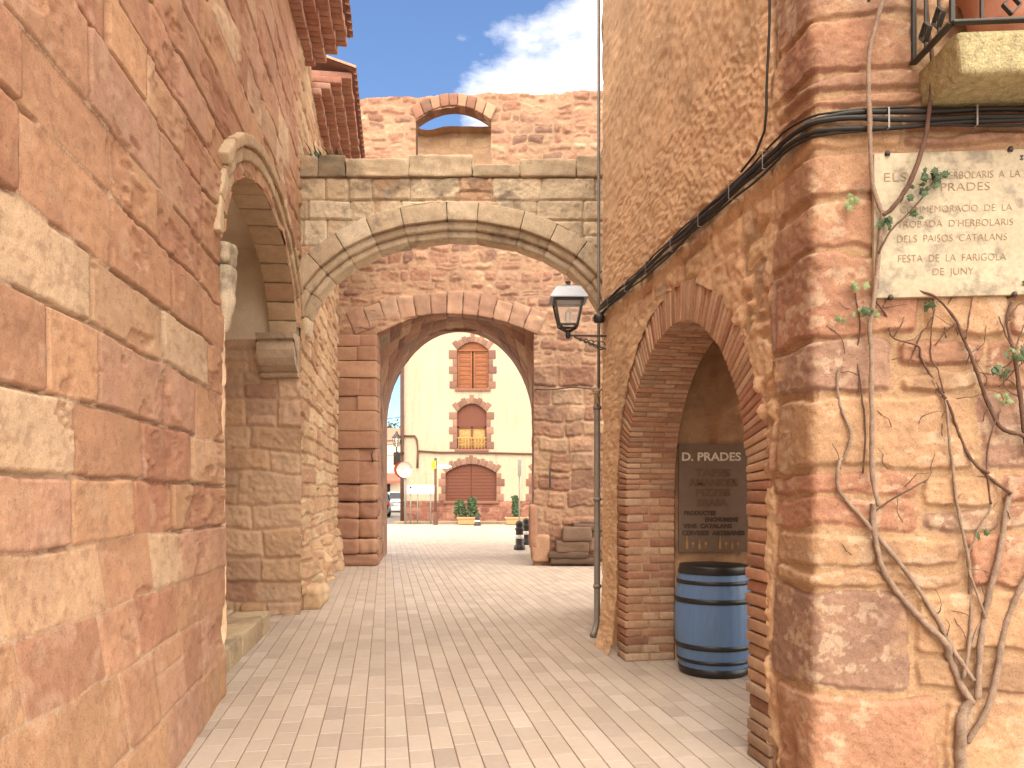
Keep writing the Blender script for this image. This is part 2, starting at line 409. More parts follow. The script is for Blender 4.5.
# ------------------------------------------------------------------ ground
def plane(name, x0, x1, y0, y1, z, m, kind='structure'):
    mb = MB(); mb.add([(x0, y0, z), (x1, y0, z), (x1, y1, z), (x0, y1, z)], [(0, 1, 2, 3)])
    return tag(mk(name, mb, m, smooth=False), kind=kind)
plane('ground', -400, 400, -300, 700, -.03, M['asphalt'])
LW = lambda Y: np.interp(Y, [-20, 6.05, 10.1, 40], [-2.25+.118*26.05, -2.25, -2.777, -2.777-.147*29.9])       # the left wall's line on the ground
RWX = lambda Y: 1.54-.142*(Y-3.93)       # the corner building's street side
def street_paving():
    rng = np.random.RandomState(5); mb = MB()
    mb.add([(-14, -8, -.008), (12, -8, -.008), (12, 36.4, -.008), (-14, 36.4, -.008)], [(0, 1, 2, 3)], None, A(176, 150, 126, .5))
    d = np.array([-.164, 1.]); d /= np.linalg.norm(d); pr = np.array([d[1], -d[0]])
    w = .142; lens = [.19, .24, .29, .34, .42]
    pal = [A(222, 203, 186), A(219, 199, 181), A(226, 207, 191), A(214, 193, 177), A(221, 201, 182), A(217, 196, 177), A(211, 191, 176)]
    V = []; Q = []; C = []; n = 0
    for r in range(-110, 90):
        q = -6+rng.rand()*.3; p0 = r*w
        while q < 42:
            L = lens[rng.randint(5)]; cx = pr*(p0+w/2)+d*(q+L/2); X, Y = cx
            ok = (-3.5 < Y < 16.6 and LW(Y)-(1.4 if 5.9 < Y < 9.95 else .2) < X < 4.6) or (16.6 <= Y < 36.3 and -13 < X < 11)
            if ok:
                j = .0026; z = rng.uniform(-.0007, .0007); tl = rng.uniform(-.002, .002, 2)
                e = .0022; c = pal[rng.randint(7)]*rng.uniform(.945, 1.035)
                if rng.rand() < .05: c = c*.9
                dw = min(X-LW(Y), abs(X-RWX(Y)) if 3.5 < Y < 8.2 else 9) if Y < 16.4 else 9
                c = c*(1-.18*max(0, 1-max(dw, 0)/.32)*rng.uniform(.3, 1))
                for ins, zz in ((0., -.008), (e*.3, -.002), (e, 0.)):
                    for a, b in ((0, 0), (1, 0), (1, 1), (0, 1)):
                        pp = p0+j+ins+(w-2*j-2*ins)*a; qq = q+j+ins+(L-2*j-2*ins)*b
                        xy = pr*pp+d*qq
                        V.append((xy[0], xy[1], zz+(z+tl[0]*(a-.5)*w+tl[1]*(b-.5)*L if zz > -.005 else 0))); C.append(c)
                for k in range(2):
                    for i in range(4):
                        a = n+k*4+i; b = n+k*4+(i+1) % 4; Q.append((a, b, b+4, a+4))
                Q.append((n+8, n+9, n+10, n+11)); n += 12
            q += L
    mb.add(V, Q, None, np.array(C))
    tag(mk('street_paving', mb, M['paver'], smooth=False), kind='structure')
street_paving()
mb = MB()
for i in range(22): bx(mb, -5.6+i*1.0, -5.6+i*1.0+.985, 36.42, 36.62, -.05, .11, A(190, 160, 130, .55)*random.Random(i).uniform(.85, 1.1), .012)
bx(mb, -5.6, 16, 36.62, 37.6, -.05, .1, A(205, 175, 145, .55), .005)
tag(mk('pavement', mb, M['sandstone']), kind='structure')

# ------------------------------------------------------------------ left building
WL = math.hypot(1, .13); wd = np.array([-.13, 1, 0])/1.0; wn = np.array([1, .13, 0])/WL
def PL(S, Z, h):                          # s is the distance Y along the street
    return np.stack([LW(S), S, Z], -1)+h[..., None]*wn
lb = thing('stone_building', 'long reddish sandstone building along the left, with arched niche and tiled eaves', 'building', (LW(6), 6, 0))
N0, N1, NSP, NTOP = 6.05, 9.95, 3.55, 4.57   # the niche
niche = arch_sdf((N0+N1)/2, (N1-N0)/2, NSP, NTOP-NSP)
def lay_left(S, Z):
    h1, c1 = courses(S, Z, 21, (.30, .41), (.38, 1.0), P_LEFT, A(222, 182, 148), joint=.005, edge=.010, relief=.006, warp=.014, wf=2.6,
                     tilt=.012, off_=.008, split=.015, rough=.0022, rf=16, ptilt=.02, tone=.11)
    a1, t1 = LA['a'], courses.t
    h2, c2 = courses(S, Z, 22, (.17, .27), (.3, .75), P_FAR, A(190, 145, 108), joint=.008, edge=.03, relief=.03, warp=.03, tilt=.0,
                     off_=.02, split=.1, rough=.012, tone=.1)
    up_ = sst((Z-1.2+.5*fbm(S*1.3, Z*1.3, 25, 3))/.5); gap = 1-t1
    h1 -= gap*up_*.026*sst((fbm(S*2.1, Z*2.1, 26, 4)+.35)/.3); c1 = c1*(1-(gap*up_*.35)[..., None])
    oc = sst((fbm(S*1.7+5, Z*2.4, 27, 5)-.05)/.4)[..., None]*.25; c1 = c1*(1-oc)+A(222, 168, 112)*oc
    gr = sst((fbm(S*20, Z*24, 28, 4)-.3)/.15)[..., None]*.3; c1 = c1*(1-gr)+A(168, 112, 84)*gr
    fm = fbm(S*1.5, Z*2.1, 43, 6); lim = .10+.5*sst((1.9-Z)/1.4)
    fl = sst((fm-lim)/.025)+.7*sst((fm-lim-.22)/.02)      # flaked, broken faces
    h1 -= fl*.013+fl*.004*fbm(S*14, Z*14, 44, 3); fc = np.clip(fl, 0, 1)[..., None]*.38
    c1 = c1*(1-fc)+A(196, 130, 96)*fc
    h1 += .002*fbm(S*38, Z*38, 24, 3); far = (S > 9.93)[..., None]
    LA['a'] = np.where(far[..., 0], LA['a'], a1)
    h = np.where(far[..., 0], h2, h1); c = np.where(far, c2, c1)
    # broken, eroded upper courses
    er = sst((fbm(S*1.1, Z*1.6, 31, 5)-.1)/.35)*sst((Z-1.6)/1.2)*(S < 10)
    crack = np.abs(fbm(S*1.6, Z*3.2, 41, 4)); h -= er*.004
    h += er*.006*fbm(S*6, Z*6, 33, 5)
    # projecting base courses, rough boulders further on
    nearm = S < 6.0
    pb = np.clip((6.1-S)*.11, 0, .3); h += np.where(nearm, .75*pb*np.clip((1.3-Z)/1.3, 0, 1), 0)
    bl = sst((.85+.2*fbm(S*2, Z*0, 37, 2)-Z)/.3)*sst((S-10.2)/.4)
    h += bl*(.08+.09*np.maximum(fbm(S*2.2, Z*2.6, 36, 2), -.4))
    return h, c
zz = np.concatenate([np.arange(0, 4.6, .0105), np.arange(4.6, 7.72, .02)])
ss = np.concatenate([np.linspace(-4, 1.6, 40)[:-1], spaced(1.6, 16.6, lambda y: min(max(y*y/931*1.25, .010), .05))])
ss = np.sort(np.concatenate([ss, [6.045, 9.955]]))
mbw = sheet(PL, ss, zz, lay_left, niche, skirt=.5)
mk('wall', mbw, M['leftstone'], lb)
# recess behind the niche arch
def lwp(Y, dep, z): return np.array([LW(Y), Y, z])-wn*dep
mb = MB(); DEP = 1.25
def lay_j(S, Z):
    return courses(S, Z, 51, (.26, .42), (.4, .9), [(A(220, 180, 142, .75), 3), (A(208, 166, 132, .75), 3), (A(216, 172, 130, .75), 2), (A(200, 150, 120, .75), .6)], A(206, 172, 140),
                   joint=.008, edge=.03, relief=.028, warp=.035, off_=.02, rough=.012, split=.15)
o1 = np.array([LW(N1), N1, 0]); dj = np.array([-1, .1, 0.]); dj /= np.linalg.norm(dj)
sheet(flat(o1, dj, np.array([-.1, -1, 0])), np.arange(-.05, 1.4, .016), np.arange(0, 3.56, .018), lay_j, mb=mb)
o2 = lwp(N0, 0, 0)
sheet(flat(o2, -wn, np.array([0, 1., 0])), np.arange(0, 1.4, .06), np.arange(0, 3.56, .05), lay_j, mb=mb)
sheet(lambda S, Z, h: PL(S, Z, h-DEP), np.arange(N0-.2, N1+.3, .04), np.arange(0, 3.56, .04), lay_j, mb=mb)
mk('recess_wall', mb, M['leftstone'], lb)
mb = MB()
def boxq(pts): mb.add(pts, [(0, 1, 2, 3)], None, (.5, .5, .5))
yb = N1+.03
a = np.array([LW(N1), N1+.05, 3.55]); b = a+dj*1.5
boxq([a, b, b+[0, 0, 1.4], a+[0, 0, 1.4]])
boxq([lwp(N0-.3, DEP, 3.55), lwp(N1+.3, DEP, 3.55), lwp(N1+.3, DEP, 5), lwp(N0-.3, DEP, 5)])
boxq([lwp(N0-.02, .3, 3.3), lwp(N0-.02, DEP+.2, 3.3), lwp(N0-.02, DEP+.2, 5), lwp(N0-.02, .3, 5)])
boxq([lwp(N0-.3, .3, 4.75), lwp(N1+.3, .3, 4.75), lwp(N1+.3, DEP+.2, 4.75), lwp(N0-.3, DEP+.2, 4.75)])
mk('recess_plaster', mb, M['plaster'], lb, smooth=False)
# moulded niche arch
rng = np.random.RandomState(3)
mb = MB(); cN = (N0+N1)/2; hN = (N1-N0)/2
def ellp(th, a, b, extra):
    x = math.cos(th)*a; z = math.sin(th)*b; nx = math.cos(th)/a; nz = math.sin(th)/b; l = math.hypot(nx, nz)
    return x+nx/l*extra, z+nz/l*extra
nv = 15
for (r0, r1, pro, dep) in ((0., .13, -.01, .36), (.13, .25, .025, .30), (.25, .36, .055, .22)):
    for k in range(nv):
        t0, t1 = math.pi*k/nv+.006, math.pi*(k+1)/nv-.006
        c8 = np.zeros((2, 2, 2, 3))
        for i, t in enumerate((t0, t1)):
            for j, rr in enumerate((r0+.003, r1-.002)):
                x, z = ellp(t, hN, NTOP-NSP, rr)
                for l, dd in enumerate((-pro, dep)):
                    c8[i, j, l] = lwp(cN+x, dd, NSP+z)
        if r0 > .2 and k > nv-3: continue
        block(mb, c8, pick([(A(218, 182, 138), 3), (A(224, 192, 150), 2), (A(206, 162, 120), 2)], rng), .02, m=3, noise=.014, freq=9, seed=k, cj=.15)
mk('niche_arch', mb, M['sandstone'], lb)
# scrolled corbel
mb = MB()
prof = [(0, 3.04), (-.10, 3.04), (-.12, 3.07), (-.10, 3.10), (-.14, 3.12), (-.22, 3.18), (-.27, 3.26), (-.29, 3.36), (-.27, 3.45), (-.25, 3.48), (-.31, 3.50), (-.32, 3.57), (0, 3.57)]
V = []
for xx in (.03, -.46):
    for (dy, z) in prof: V.append(o1+dj*(-xx)+np.array([0, dy-.0, z]))
n = len(prof); Q = [(i, i+1, n+i+1, n+i) for i in range(n-1)]
Tt = [(0, i+1, i) for i in range(1, n-1)]+[(n, n+i, n+i+1) for i in range(1, n-1)]
mb.add(V, Q, Tt, A(216, 184, 150)); mk('corbel', mb, M['greystone'], lb, smooth=False)
# broken capital and shaft on the near side
mb = MB()
c0 = lwp(N0-.02, -.02, 0)
block(mb, hexa(c0+[-.10, -.02, 3.36], (.12, 0, 0), (0, .24, 0), (0, 0, .2)), A(206, 184, 152), .04, m=6, noise=.03, freq=13, seed=2, cj=.35)
c8 = hexa(c0+[-.10, -.02, 2.84], (.15, 0, 0), (0, .2, 0), (0, 0, .53)); c8[:, :, 0] = c8[:, :, 0]*.55+c8[:, :, 0].mean((0, 1))*.45-np.array([.03, 0, 0])
block(mb, c8, A(222, 200, 168), .035, m=7, noise=.032, freq=10, seed=6, cj=.35)
mk('capital', mb, M['greystone'], lb)
# low step in the recess
mb = MB(); rng = np.random.RandomState(8)
y = N0-.15
while y < 8.6:
    L = rng.uniform(.35, .6)
    for dd, hgt in ((.02, .24), (.42, .26), (.82, .27)):
        block(mb, hexa(lwp(y, dd+.52, -.02), wd*(L-.012), wn*.39, (0, 0, hgt)), pick([(A(224, 196, 150), 3), (A(212, 180, 140), 2)], rng), .02, m=2, noise=.008, seed=int(y*10))
    y += L
mk('step', mb, M['greystone'], lb)
# corner boulders at the end of the recess
mb = MB()
for (yy, dd, s, hgt) in ((10.0, .3, .5, .36), (10.3, .06, .5, .34), (10.8, .04, .45, .28), (10.0, .75, .6, .18)):
    block(mb, hexa(lwp(yy, dd, -.03), wd*s, wn*.32, (0, 0, hgt)), pick(P_FAR, rng), .09, m=4, noise=.035, freq=6, seed=int(yy*7))
mk('footing_stone', mb, M['sandstone'], lb)
# eaves of stepped tile courses
def eave(y0, y1, z0, seed, top):
    rng = np.random.RandomState(seed); mb = MB()
    for c in range(4):
        y = y0+c*.035*(1 if top else -1)
        while y < y1:
            L = .125; jo = rng.uniform(-.012, .012); jz = rng.uniform(-.006, .006)
            o = lwp(y, .1, z0+c*.105+jz)
            block(mb, hexa(o, wd*(L-.006), wn*(.1+.145*(c+1)+jo), (0, 0, .1)), pick([(A(206, 142, 118), 3), (A(196, 128, 104), 2), (A(214, 156, 130), 2)], rng, .1), .02)
            y += L
    mk('eave', mb, M['rooftile'], lb)
    mb = MB(); y = y0
    while y < y1:                        # cover tiles running up the slope
        n = 8; V = []; Q = []
        for e in range(2):
            for k in range(n+1):
                th = math.pi*k/n
                V.append(lwp(y+.09-.085*math.cos(th), -.66 if e == 0 else 4.5, z0+.425+.07*math.sin(th)+(0 if e == 0 else 1.5)))
        Q = [(k, k+1, n+2+k, n+1+k) for k in range(n)]
        mb.add(V, Q, None, pick([(A(206, 142, 112), 3), (A(190, 128, 100), 2)], rng)); y += .185
    bk = lwp(y0, -.62, z0+.42); bk2 = lwp(y1, -.62, z0+.42); t1 = lwp(y1, 4.5, z0+1.92); t0 = lwp(y0, 4.5, z0+1.92)
    mb.add([bk, bk2, t1, t0], [(0, 1, 2, 3)], None, A(170, 110, 86))
    mk('roof', mb, M['rooftile'], lb)
eave(-4, 10.6, 7.42, 5, False)
eave(11.35, 16.3, 7.42, 6, True)

# ------------------------------------------------------------------ stone arch over the street
ay, aT = 10.1, .42
ag = thing('stone_arch', 'grey weathered stone arch with moulded ring spanning the street between both walls', 'arch', (-.75, ay, 0))
axc, ahw, asp, acr = -.745, 1.98, 3.66, 4.94
aout = arch_sdf(axc, ahw+.42, asp-.0, acr-asp+.42, 0)
def lay_arch(S, Z):
    h, c = courses(S, Z, 61, (.2, .34), (.3, .75), P_ARCH, A(206, 174, 138, .75), joint=.006, edge=.018, relief=.016, warp=.015, off_=.014, rough=.008, split=.06,
                   zlist=[3.0, 3.4, 3.75, 4.1, 4.45, 4.78, 5.12, 5.38, 5.68, 6.2])
    st = sst((fbm(S*2.2, Z*3, 66, 5)-.02)/.3)*sst((Z-5.0+.35*fbm(S*1.2, Z*0, 67, 3))/.7)
    c = c*(1-st[..., None]*.5)+np.array([.10, .08, .06])*st[..., None]*.5
    pk = sst((fbm(S*3, Z*3, 68, 4)-.25)/.2)*(np.abs(S+.7) < 1.1)*(Z < 5.7)
    c = c*(1-.5*pk[..., None])+A(214, 160, 112)*.5*pk[..., None]; h -= pk*.012
    return h, c
mb = sheet(flat((0, ay, 0), (1, 0, 0), (0, -1, 0)), np.arange(-3.0, 1.95, .0125), np.concatenate([np.arange(3.4, 5.68, .0125)]), lay_arch, aout)
sheet(flat((0, ay+aT, 0), (1, 0, 0), (0, 1, 0)), np.arange(-3.0, 1.95, .05), np.arange(3.4, 5.7, .05), lay_arch, aout, mb=mb)
mk('wall', mb, M['greystone'], ag)
mb = MB(); rng = np.random.RandomState(12); x = -2.95
while x < 1.9:
    L = rng.uniform(.35, .85); z1 = 5.94+rng.uniform(-.03, .03)
    if -1.1 < x < -.3: z1 -= .1
    block(mb, hexa((x, ay-.05, 5.68), (L-.006, 0, 0), (0, aT+.1, 0), (0, 0, z1-5.68)), pick([(A(206, 180, 144, .75), 2), (A(192, 168, 134, .75), 2), (A(160, 140, 112, .7), 1)], rng), .02, m=7, noise=.02, seed=int(x*9)+40, cj=.45)
    x += L
mk('coping', mb, M['greystone'], ag)
mb = MB(); nv = 14; tt = np.concatenate([[0], np.cumsum(rng.uniform(.75, 1.25, nv))]); tt = tt/tt[-1]*math.pi
for (r0, r1, f0, bev) in ((.19, .43, -.02, .01), (.09, .2, .05, .035), (-.005, .1, .12, .035)):
    for k in range(nv):
        c8 = np.zeros((2, 2, 2, 3))
        ov = -.002 if r0 > .15 else .004
        for i, t in enumerate((tt[k]-ov, tt[k+1]+ov)):
            for j, rr in enumerate((r0, r1)):
                xx, z = ellp(t, ahw, acr-asp, rr)
                for l, dd in enumerate((f0, aT)): c8[i, j, l] = (axc+xx, ay+dd, asp+z)
        block(mb, c8, pick([(A(216, 192, 158, .8), 3), (A(206, 180, 146, .8), 2), (A(224, 204, 174, .8), 2)], rng, .06), bev, m=3, noise=.006, freq=9, seed=k+60, cj=.12)
mk('arch_ring', mb, M['greystone'], ag)
mb = MB(); z = 0
while z < 3.66:
    hgt = rng.uniform(.3, .42); hgt = min(hgt, 3.66-z)
    block(mb, hexa((1.27, ay+.0, z), (.75, 0, 0), (0, aT, 0), (0, 0, hgt-.006)), pick(P_ARCH, rng), .02, m=3, noise=.01, seed=int(z*10)); z += hgt
mk('pier', mb, M['greystone'], ag)
# ------------------------------------------------------------------ town gate
gy = 16.4
gt = thing('town_gate', 'tall red sandstone town gate with wide archway and small arched opening on top', 'gate', (-1.2, gy, 0))
gl, gr = -2.86, .465; gsp, gcr = 4.92, 5.36
gc, ghw = (gl+gr)/2, (gr-gl)/2
def gate_front(n=60):                      # front outline, left foot to right foot
    pts = [(gl, z) for z in np.linspace(0, gsp, 40)[:-1]]
    for t in np.linspace(0, 1, n):
        x = gl+(gr-gl)*t; q = (x-gc)/ghw; pts.append((x, gsp+(gcr-gsp)*(1-q*q)))
    pts += [(gr, z) for z in np.linspace(gsp, 0, 40)[1:]]
    return np.array(pts)
bl_, br_, bsp, bcr = -3.15, .52, 3.2, 5.58
def gate_back(n=60):
    c, hw = (bl_+br_)/2, (br_-bl_)/2
    pts = [(bl_, z) for z in np.linspace(0, bsp, 40)[:-1]]
    for t in np.linspace(0, 1, n):
        th = math.pi*(1-t); pts.append((c+hw*math.cos(th), bsp+(bcr-bsp)*math.sin(th)**.95))
    pts += [(br_, z) for z in np.linspace(bsp, 0, 40)[1:]]
    return np.array(pts)
def gate_hole(S, Z):
    q = (S-gc)/ghw; top = gsp+(gcr-gsp)*(1-np.clip(q, -1.2, 1.2)**2)
    return np.maximum(np.abs(S-gc)-ghw, Z-top)
ux0, ux1, us0, us1 = -2.04, -.445, 9.44, 9.75
def up_hole(S, Z):
    c, hw = (ux0+ux1)/2, (ux1-ux0)/2; q = (S-c)/hw
    top = us0+(us1-us0)*(1-np.clip(q, -1.2, 1.2)**2)
    return np.maximum(np.maximum(np.abs(S-c)-hw, Z-top), 7.6-Z)
ghole = lambda S, Z: np.minimum(gate_hole(S, Z), up_hole(S, Z))
def lay_gate(S, Z):
    h1, c1 = courses(S, Z, 71, (.13, .26), (.16, .5), P_GATE+[(A(216, 168, 128), 1.5)], A(202, 156, 120), joint=.022, edge=.05, relief=.018, warp=.06, wf=2.6, off_=.02, rough=.012, split=.3, rnd=.07)
    ag1 = LA['a']
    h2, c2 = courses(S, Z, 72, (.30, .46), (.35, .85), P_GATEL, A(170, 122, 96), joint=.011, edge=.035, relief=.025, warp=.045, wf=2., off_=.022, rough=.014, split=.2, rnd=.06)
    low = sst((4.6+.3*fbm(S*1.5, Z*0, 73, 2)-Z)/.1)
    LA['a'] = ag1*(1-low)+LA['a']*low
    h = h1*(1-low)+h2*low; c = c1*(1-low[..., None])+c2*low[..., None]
    sm = sst((fbm(S*2.4, Z*2.8, 77, 5)-.05)/.4)[..., None]*.5; c = c*(1-sm)+A(210, 160, 120)*sm
    st = sst((fbm(S*1.3, Z*1.5, 75, 5)-.15)/.4)[..., None]*.4
    c = c*(1-st)+A(140, 104, 84)*st
    h += .05*fbm(S*.8, Z*.8, 76, 3)
    return h, c
zt = np.concatenate([np.arange(0, 10.0, .022)])
def PG(S, Z, h):
    Zt = np.where(Z > 9.2, Z+(Z-9.2)/.8*(.06*fbm(S*2, Z*0, 78, 3)+.04*(S+1)/2), Z)
    return np.stack([S, gy-h, Zt], -1)
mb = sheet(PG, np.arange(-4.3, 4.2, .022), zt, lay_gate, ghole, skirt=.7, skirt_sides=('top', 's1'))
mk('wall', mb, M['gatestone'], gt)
# passage through the gate: front outline lofted to the rounder back outline
fr, bk = gate_front(), gate_back(); per = np.concatenate([[0], np.cumsum(np.linalg.norm(np.diff((fr+bk)/2, axis=0), axis=1))])
GD = 2.6
def PP(S, Z, h):                            # S along the outline, Z = depth 0..1
    fx = np.interp(S, per, fr[:, 0])*(1-Z)+np.interp(S, per, bk[:, 0])*Z
    fz = np.interp(S, per, fr[:, 1])*(1-Z)+np.interp(S, per, bk[:, 1])*Z
    cx, cz = gc-.1, 2.5
    dx, dz = cx-fx, np.where(fz > 4.2, cz-fz, 0); l = np.hypot(dx, dz)+1e-6
    return np.stack([fx+dx/l*h, gy+.02+Z*GD, fz+dz/l*h], -1)
def lay_pass(S, Z):
    h, c = courses(Z*GD, S, 81, (.3, .42), (.35, .7), P_GATE+[(A(170, 140, 116), 3)], A(160, 122, 98), joint=.008, edge=.03, relief=.02, warp=.02, off_=.015, rough=.01)
    return h*sst(Z/.03+.2), c
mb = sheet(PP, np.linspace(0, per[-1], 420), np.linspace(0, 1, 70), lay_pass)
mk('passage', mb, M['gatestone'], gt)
# soffit and reveals of the small upper opening
mb = MB(); pts = []
for t in np.linspace(0, 1, 24):
    x = ux0+(ux1-ux0)*t; q = t*2-1; pts.append((x, us0+(us1-us0)*(1-q*q)))
pts = [(ux0, 7.6)]+pts+[(ux1, 7.6)]
V = [(x, gy, z) for x, z in pts]+[(x, gy+.36, z) for x, z in pts]; n = len(pts)
mb.add(V, [(i, i+1, n+i+1, n+i) for i in range(n-1)]+[(0, n-1, 2*n-1, n)], None, A(168, 124, 98))
rng = np.random.RandomState(14)
for k in range(9):
    t0, t1 = k/9, (k+1)/9; c8 = np.zeros((2, 2, 2, 3))
    for i, t in enumerate((t0+.004, t1-.004)):
        x = ux0+(ux1-ux0)*t; q = t*2-1; zc = us0+(us1-us0)*(1-q*q)
        for j, rr in enumerate((0, .26)):
            for l, dd in enumerate((-.04, .3)): c8[i, j, l] = (x+q*rr*.45, gy+dd, zc+rr)
    block(mb, c8, pick(P_GATE, rng), .02, m=2, noise=.012, seed=k)
mk('upper_opening', mb, M['sandstone'], gt)
mb = MB()
bhole = lambda S, Z: arch_sdf((bl_+br_)/2, (br_-bl_)/2, bsp, bcr-bsp)(S, Z)
def lay_gb(S, Z):
    h, c = lay_gate(S, Z); return h, c*.5+A(226, 180, 118)*.5
def PGB(S, Z, h):
    Zt = np.where(Z > 9.8, Z+(Z-9.8)*(.10*fbm(S*1.5, Z*0, 79, 3)), Z); return np.stack([S, gy+GD-h*.7, Zt], -1)
sheet(PGB, np.arange(-4.3, 4.2, .05), np.arange(5.5, 10.36, .05), lay_gb, None, mb=mb, skirt=-.5, skirt_sides=('top',))
sheet(lambda S, Z, h: np.stack([S, gy+GD+.5+h, Z], -1), np.arange(-7, 6, .06), np.arange(0, 10.2, .06), lay_gate, bhole, mb=mb)
n = 60; pb = gate_back(); V = [(x, gy+GD, z) for x, z in pb]+[(x, gy+GD+.5, z) for x, z in pb]; n = len(pb)
mb.add(V, [(i, i+1, n+i+1, n+i) for i in range(n-1)], None, A(176, 128, 102))
mk('rear_wall', mb, M['gatestone'], gt)
# projecting voussoir ring
mb = MB(); nv = 12
rl, rr_ = -3.32, .56; rc, rh = (rl+rr_)/2, (rr_-rl)/2
def ringp(q, e):                           # q in -1..1
    z = 4.88+.45*(1-q*q); sl = -.9*q*.5; l = math.hypot(1, sl)
    return rc+rh*q-sl/l*e*1.0, z+e/l
for k in range(nv):
    c8 = np.zeros((2, 2, 2, 3)); e1 = .48+rng.uniform(-.06, .06)
    for i, q in enumerate((-1+2*k/nv+.004, -1+2*(k+1)/nv-.004)):
        for j, e in enumerate((0, e1)):
            xx, z = ringp(q, e)
            for l, dd in enumerate((-.045-rng.rand()*.02, .3)): c8[i, j, l] = (xx, gy+dd, z)
    block(mb, c8, pick([(A(198, 150, 118), 3), (A(188, 138, 110), 2), (A(206, 164, 132), 2)], rng, .06), .02, m=6, noise=.018, freq=6, seed=k+30, cj=.4)
mk('arch_ring', mb, M['sandstone'], gt)
# left pier in front, with boulders at its foot; worn slabs at the right foot
mb = MB(); z = 0
while z < 4.85:
    hgt = rng.uniform(.24, .52); hgt = min(hgt, 4.87-z); big = z < 1.4
    for (x0, x1) in (((-3.72, -3.2), (-3.2, -2.84)) if rng.rand() < .7 else ((-3.72, -2.84),)):
        ex = rng.uniform(0, .09) if not big else rng.uniform(.02, .16)
        block(mb, hexa((x0-.05, gy-.13-ex, z), (x1-x0-.008+.05, 0, 0), (0, .5, 0), (0, 0, hgt-.008)), pick([(A(200, 142, 108, .56), 4), (A(208, 154, 116, .56), 3), (A(188, 130, 100, .56), 2)], rng, .08), .07 if big else .02, m=5, noise=.03 if big else .012, freq=7, seed=int(z*10), cj=.12)
    z += hgt
mk('pier', mb, M['sandstone'], gt)
mb = MB()
for i, (u0, u1, v0, v1, dk) in enumerate([(563, 592, 527, 541, 0), (556, 590, 541, 553, 0), (548, 588, 552, 559, 1), (550, 600, 558, 565, 1), (588, 606, 538, 553, 0), (574, 604, 524, 532, 0)]):
    a = at(u0, v1, gy-.3); b = at(u1, v0, gy-.3)
    block(mb, hexa((a[0], gy-.3+.02*i, max(a[2], -.02)), (b[0]-a[0], 0, 0), (0, .5, 0), (0, 0, b[2]-max(a[2], -.02))), pick([(A(140, 108, 86), 2), (A(120, 92, 74), 2), (A(150, 110, 90), 1)], rng), .05, m=4, noise=.03, freq=7, seed=i+5, cj=.2)
for (u0, u1, v0, v1) in ((531, 550, 535, 562), (529, 538, 505, 548)):
    a = at(u0, v1, gy-.12); b = at(u1, v0, gy-.12)
    block(mb, hexa((a[0], gy-.16, max(a[2], -.02)), (b[0]-a[0], 0, 0), (0, .4, 0), (0, 0, b[2]-a[2])), pick(P_GATE, rng), .06, m=4, noise=.04, freq=6, seed=u0)
mk('footing_stone', mb, M['sandstone'], gt)
mb = MB()
p = at(550, 468, gy-.14); bar(mb, p, p-[0, 0, .42], .035, .03); p2 = p-[0, -.02, .1]; bar(mb, p2, p2+[0, .2, 0], .03, .03)
mk('iron_bar', mb, M['iron'], gt)
mb = MB(); p = at(372, 452, gy-.2); tube(mb, smooth_pts([p+[0, .2, 0], p, p+[0, -.05, -.06], p+[.02, -.04, -.16], p+[.01, .02, -.2]])[0], .016); mk('iron_hook', mb, M['iron'], gt)

# ------------------------------------------------------------------ corner building on the right
CX, CY = 1.54, 3.93
dl = np.array([-.142, 1, 0]); dl /= np.linalg.norm(dl); nl = np.array([-dl[1], dl[0], 0])
df = np.array([1, -.07, 0]); df /= np.linalg.norm(df); nf = np.array([df[1], -df[0], 0])
CC = np.array([CX, CY, 0]); LL = (8.0-CY)*math.hypot(1, .142); CRAD = .035
def cb_xy(S):
    S = np.asarray(S, float); r = CRAD; t = np.clip((S+r)/(2*r), 0, 1)[..., None]
    a = CC+dl*r; b = CC+df*r
    bez = a*(1-t)**2+2*CC*t*(1-t)+b*t*t
    P = np.where((S < -r)[..., None], CC-dl*S[..., None], np.where((S > r)[..., None], CC+df*S[..., None], bez))
    N = nl*(1-t)+nf*t; N = N/np.linalg.norm(N, axis=-1, keepdims=True)
    return P, N
def PC(S, Z, h):
    P, N = cb_xy(S); P = P.copy(); P[..., 2] = Z; return P+N*h[..., None]
def cbp(s, z, h): return PC(np.array([float(s)]), np.array([float(z)]), np.array([float(h)]))[0]
cb = thing('corner_building', 'tan plastered corner building with red quoins, brick archway and stone balcony', 'building', (CX+1, CY+2, 0))
BT, BR, BS = 2.035, 1.267, 1.6             # brick arch: centre, radius, springing
JW, JD = .30, .46                          # jamb width and depth
cb_hole = lambda S, Z: arch_sdf(-BT, BR+JW-.03, BS, BR+JW-.03)(S, Z)
zq = [-.2, .57, 1.09, 1.39, 1.70, 2.09, 2.36, 2.81, 3.07, 3.31, 3.54, 3.72, 3.99, 4.36, 4.7, 5.06, 5.4, 5.8, 6.2, 6.5, 6.9, 7.3, 7.7, 8.1, 8.6, 9]
def qb(c, b, rng):
    L = -(.40+(.05 if c % 2 else -.02)); out = [-6, L, .26+.3*rng.rand() if c % 2 else .5+.3*rng.rand()]
    while out[-1] < 6: out.append(out[-1]+rng.uniform(.28, .75))
    return out
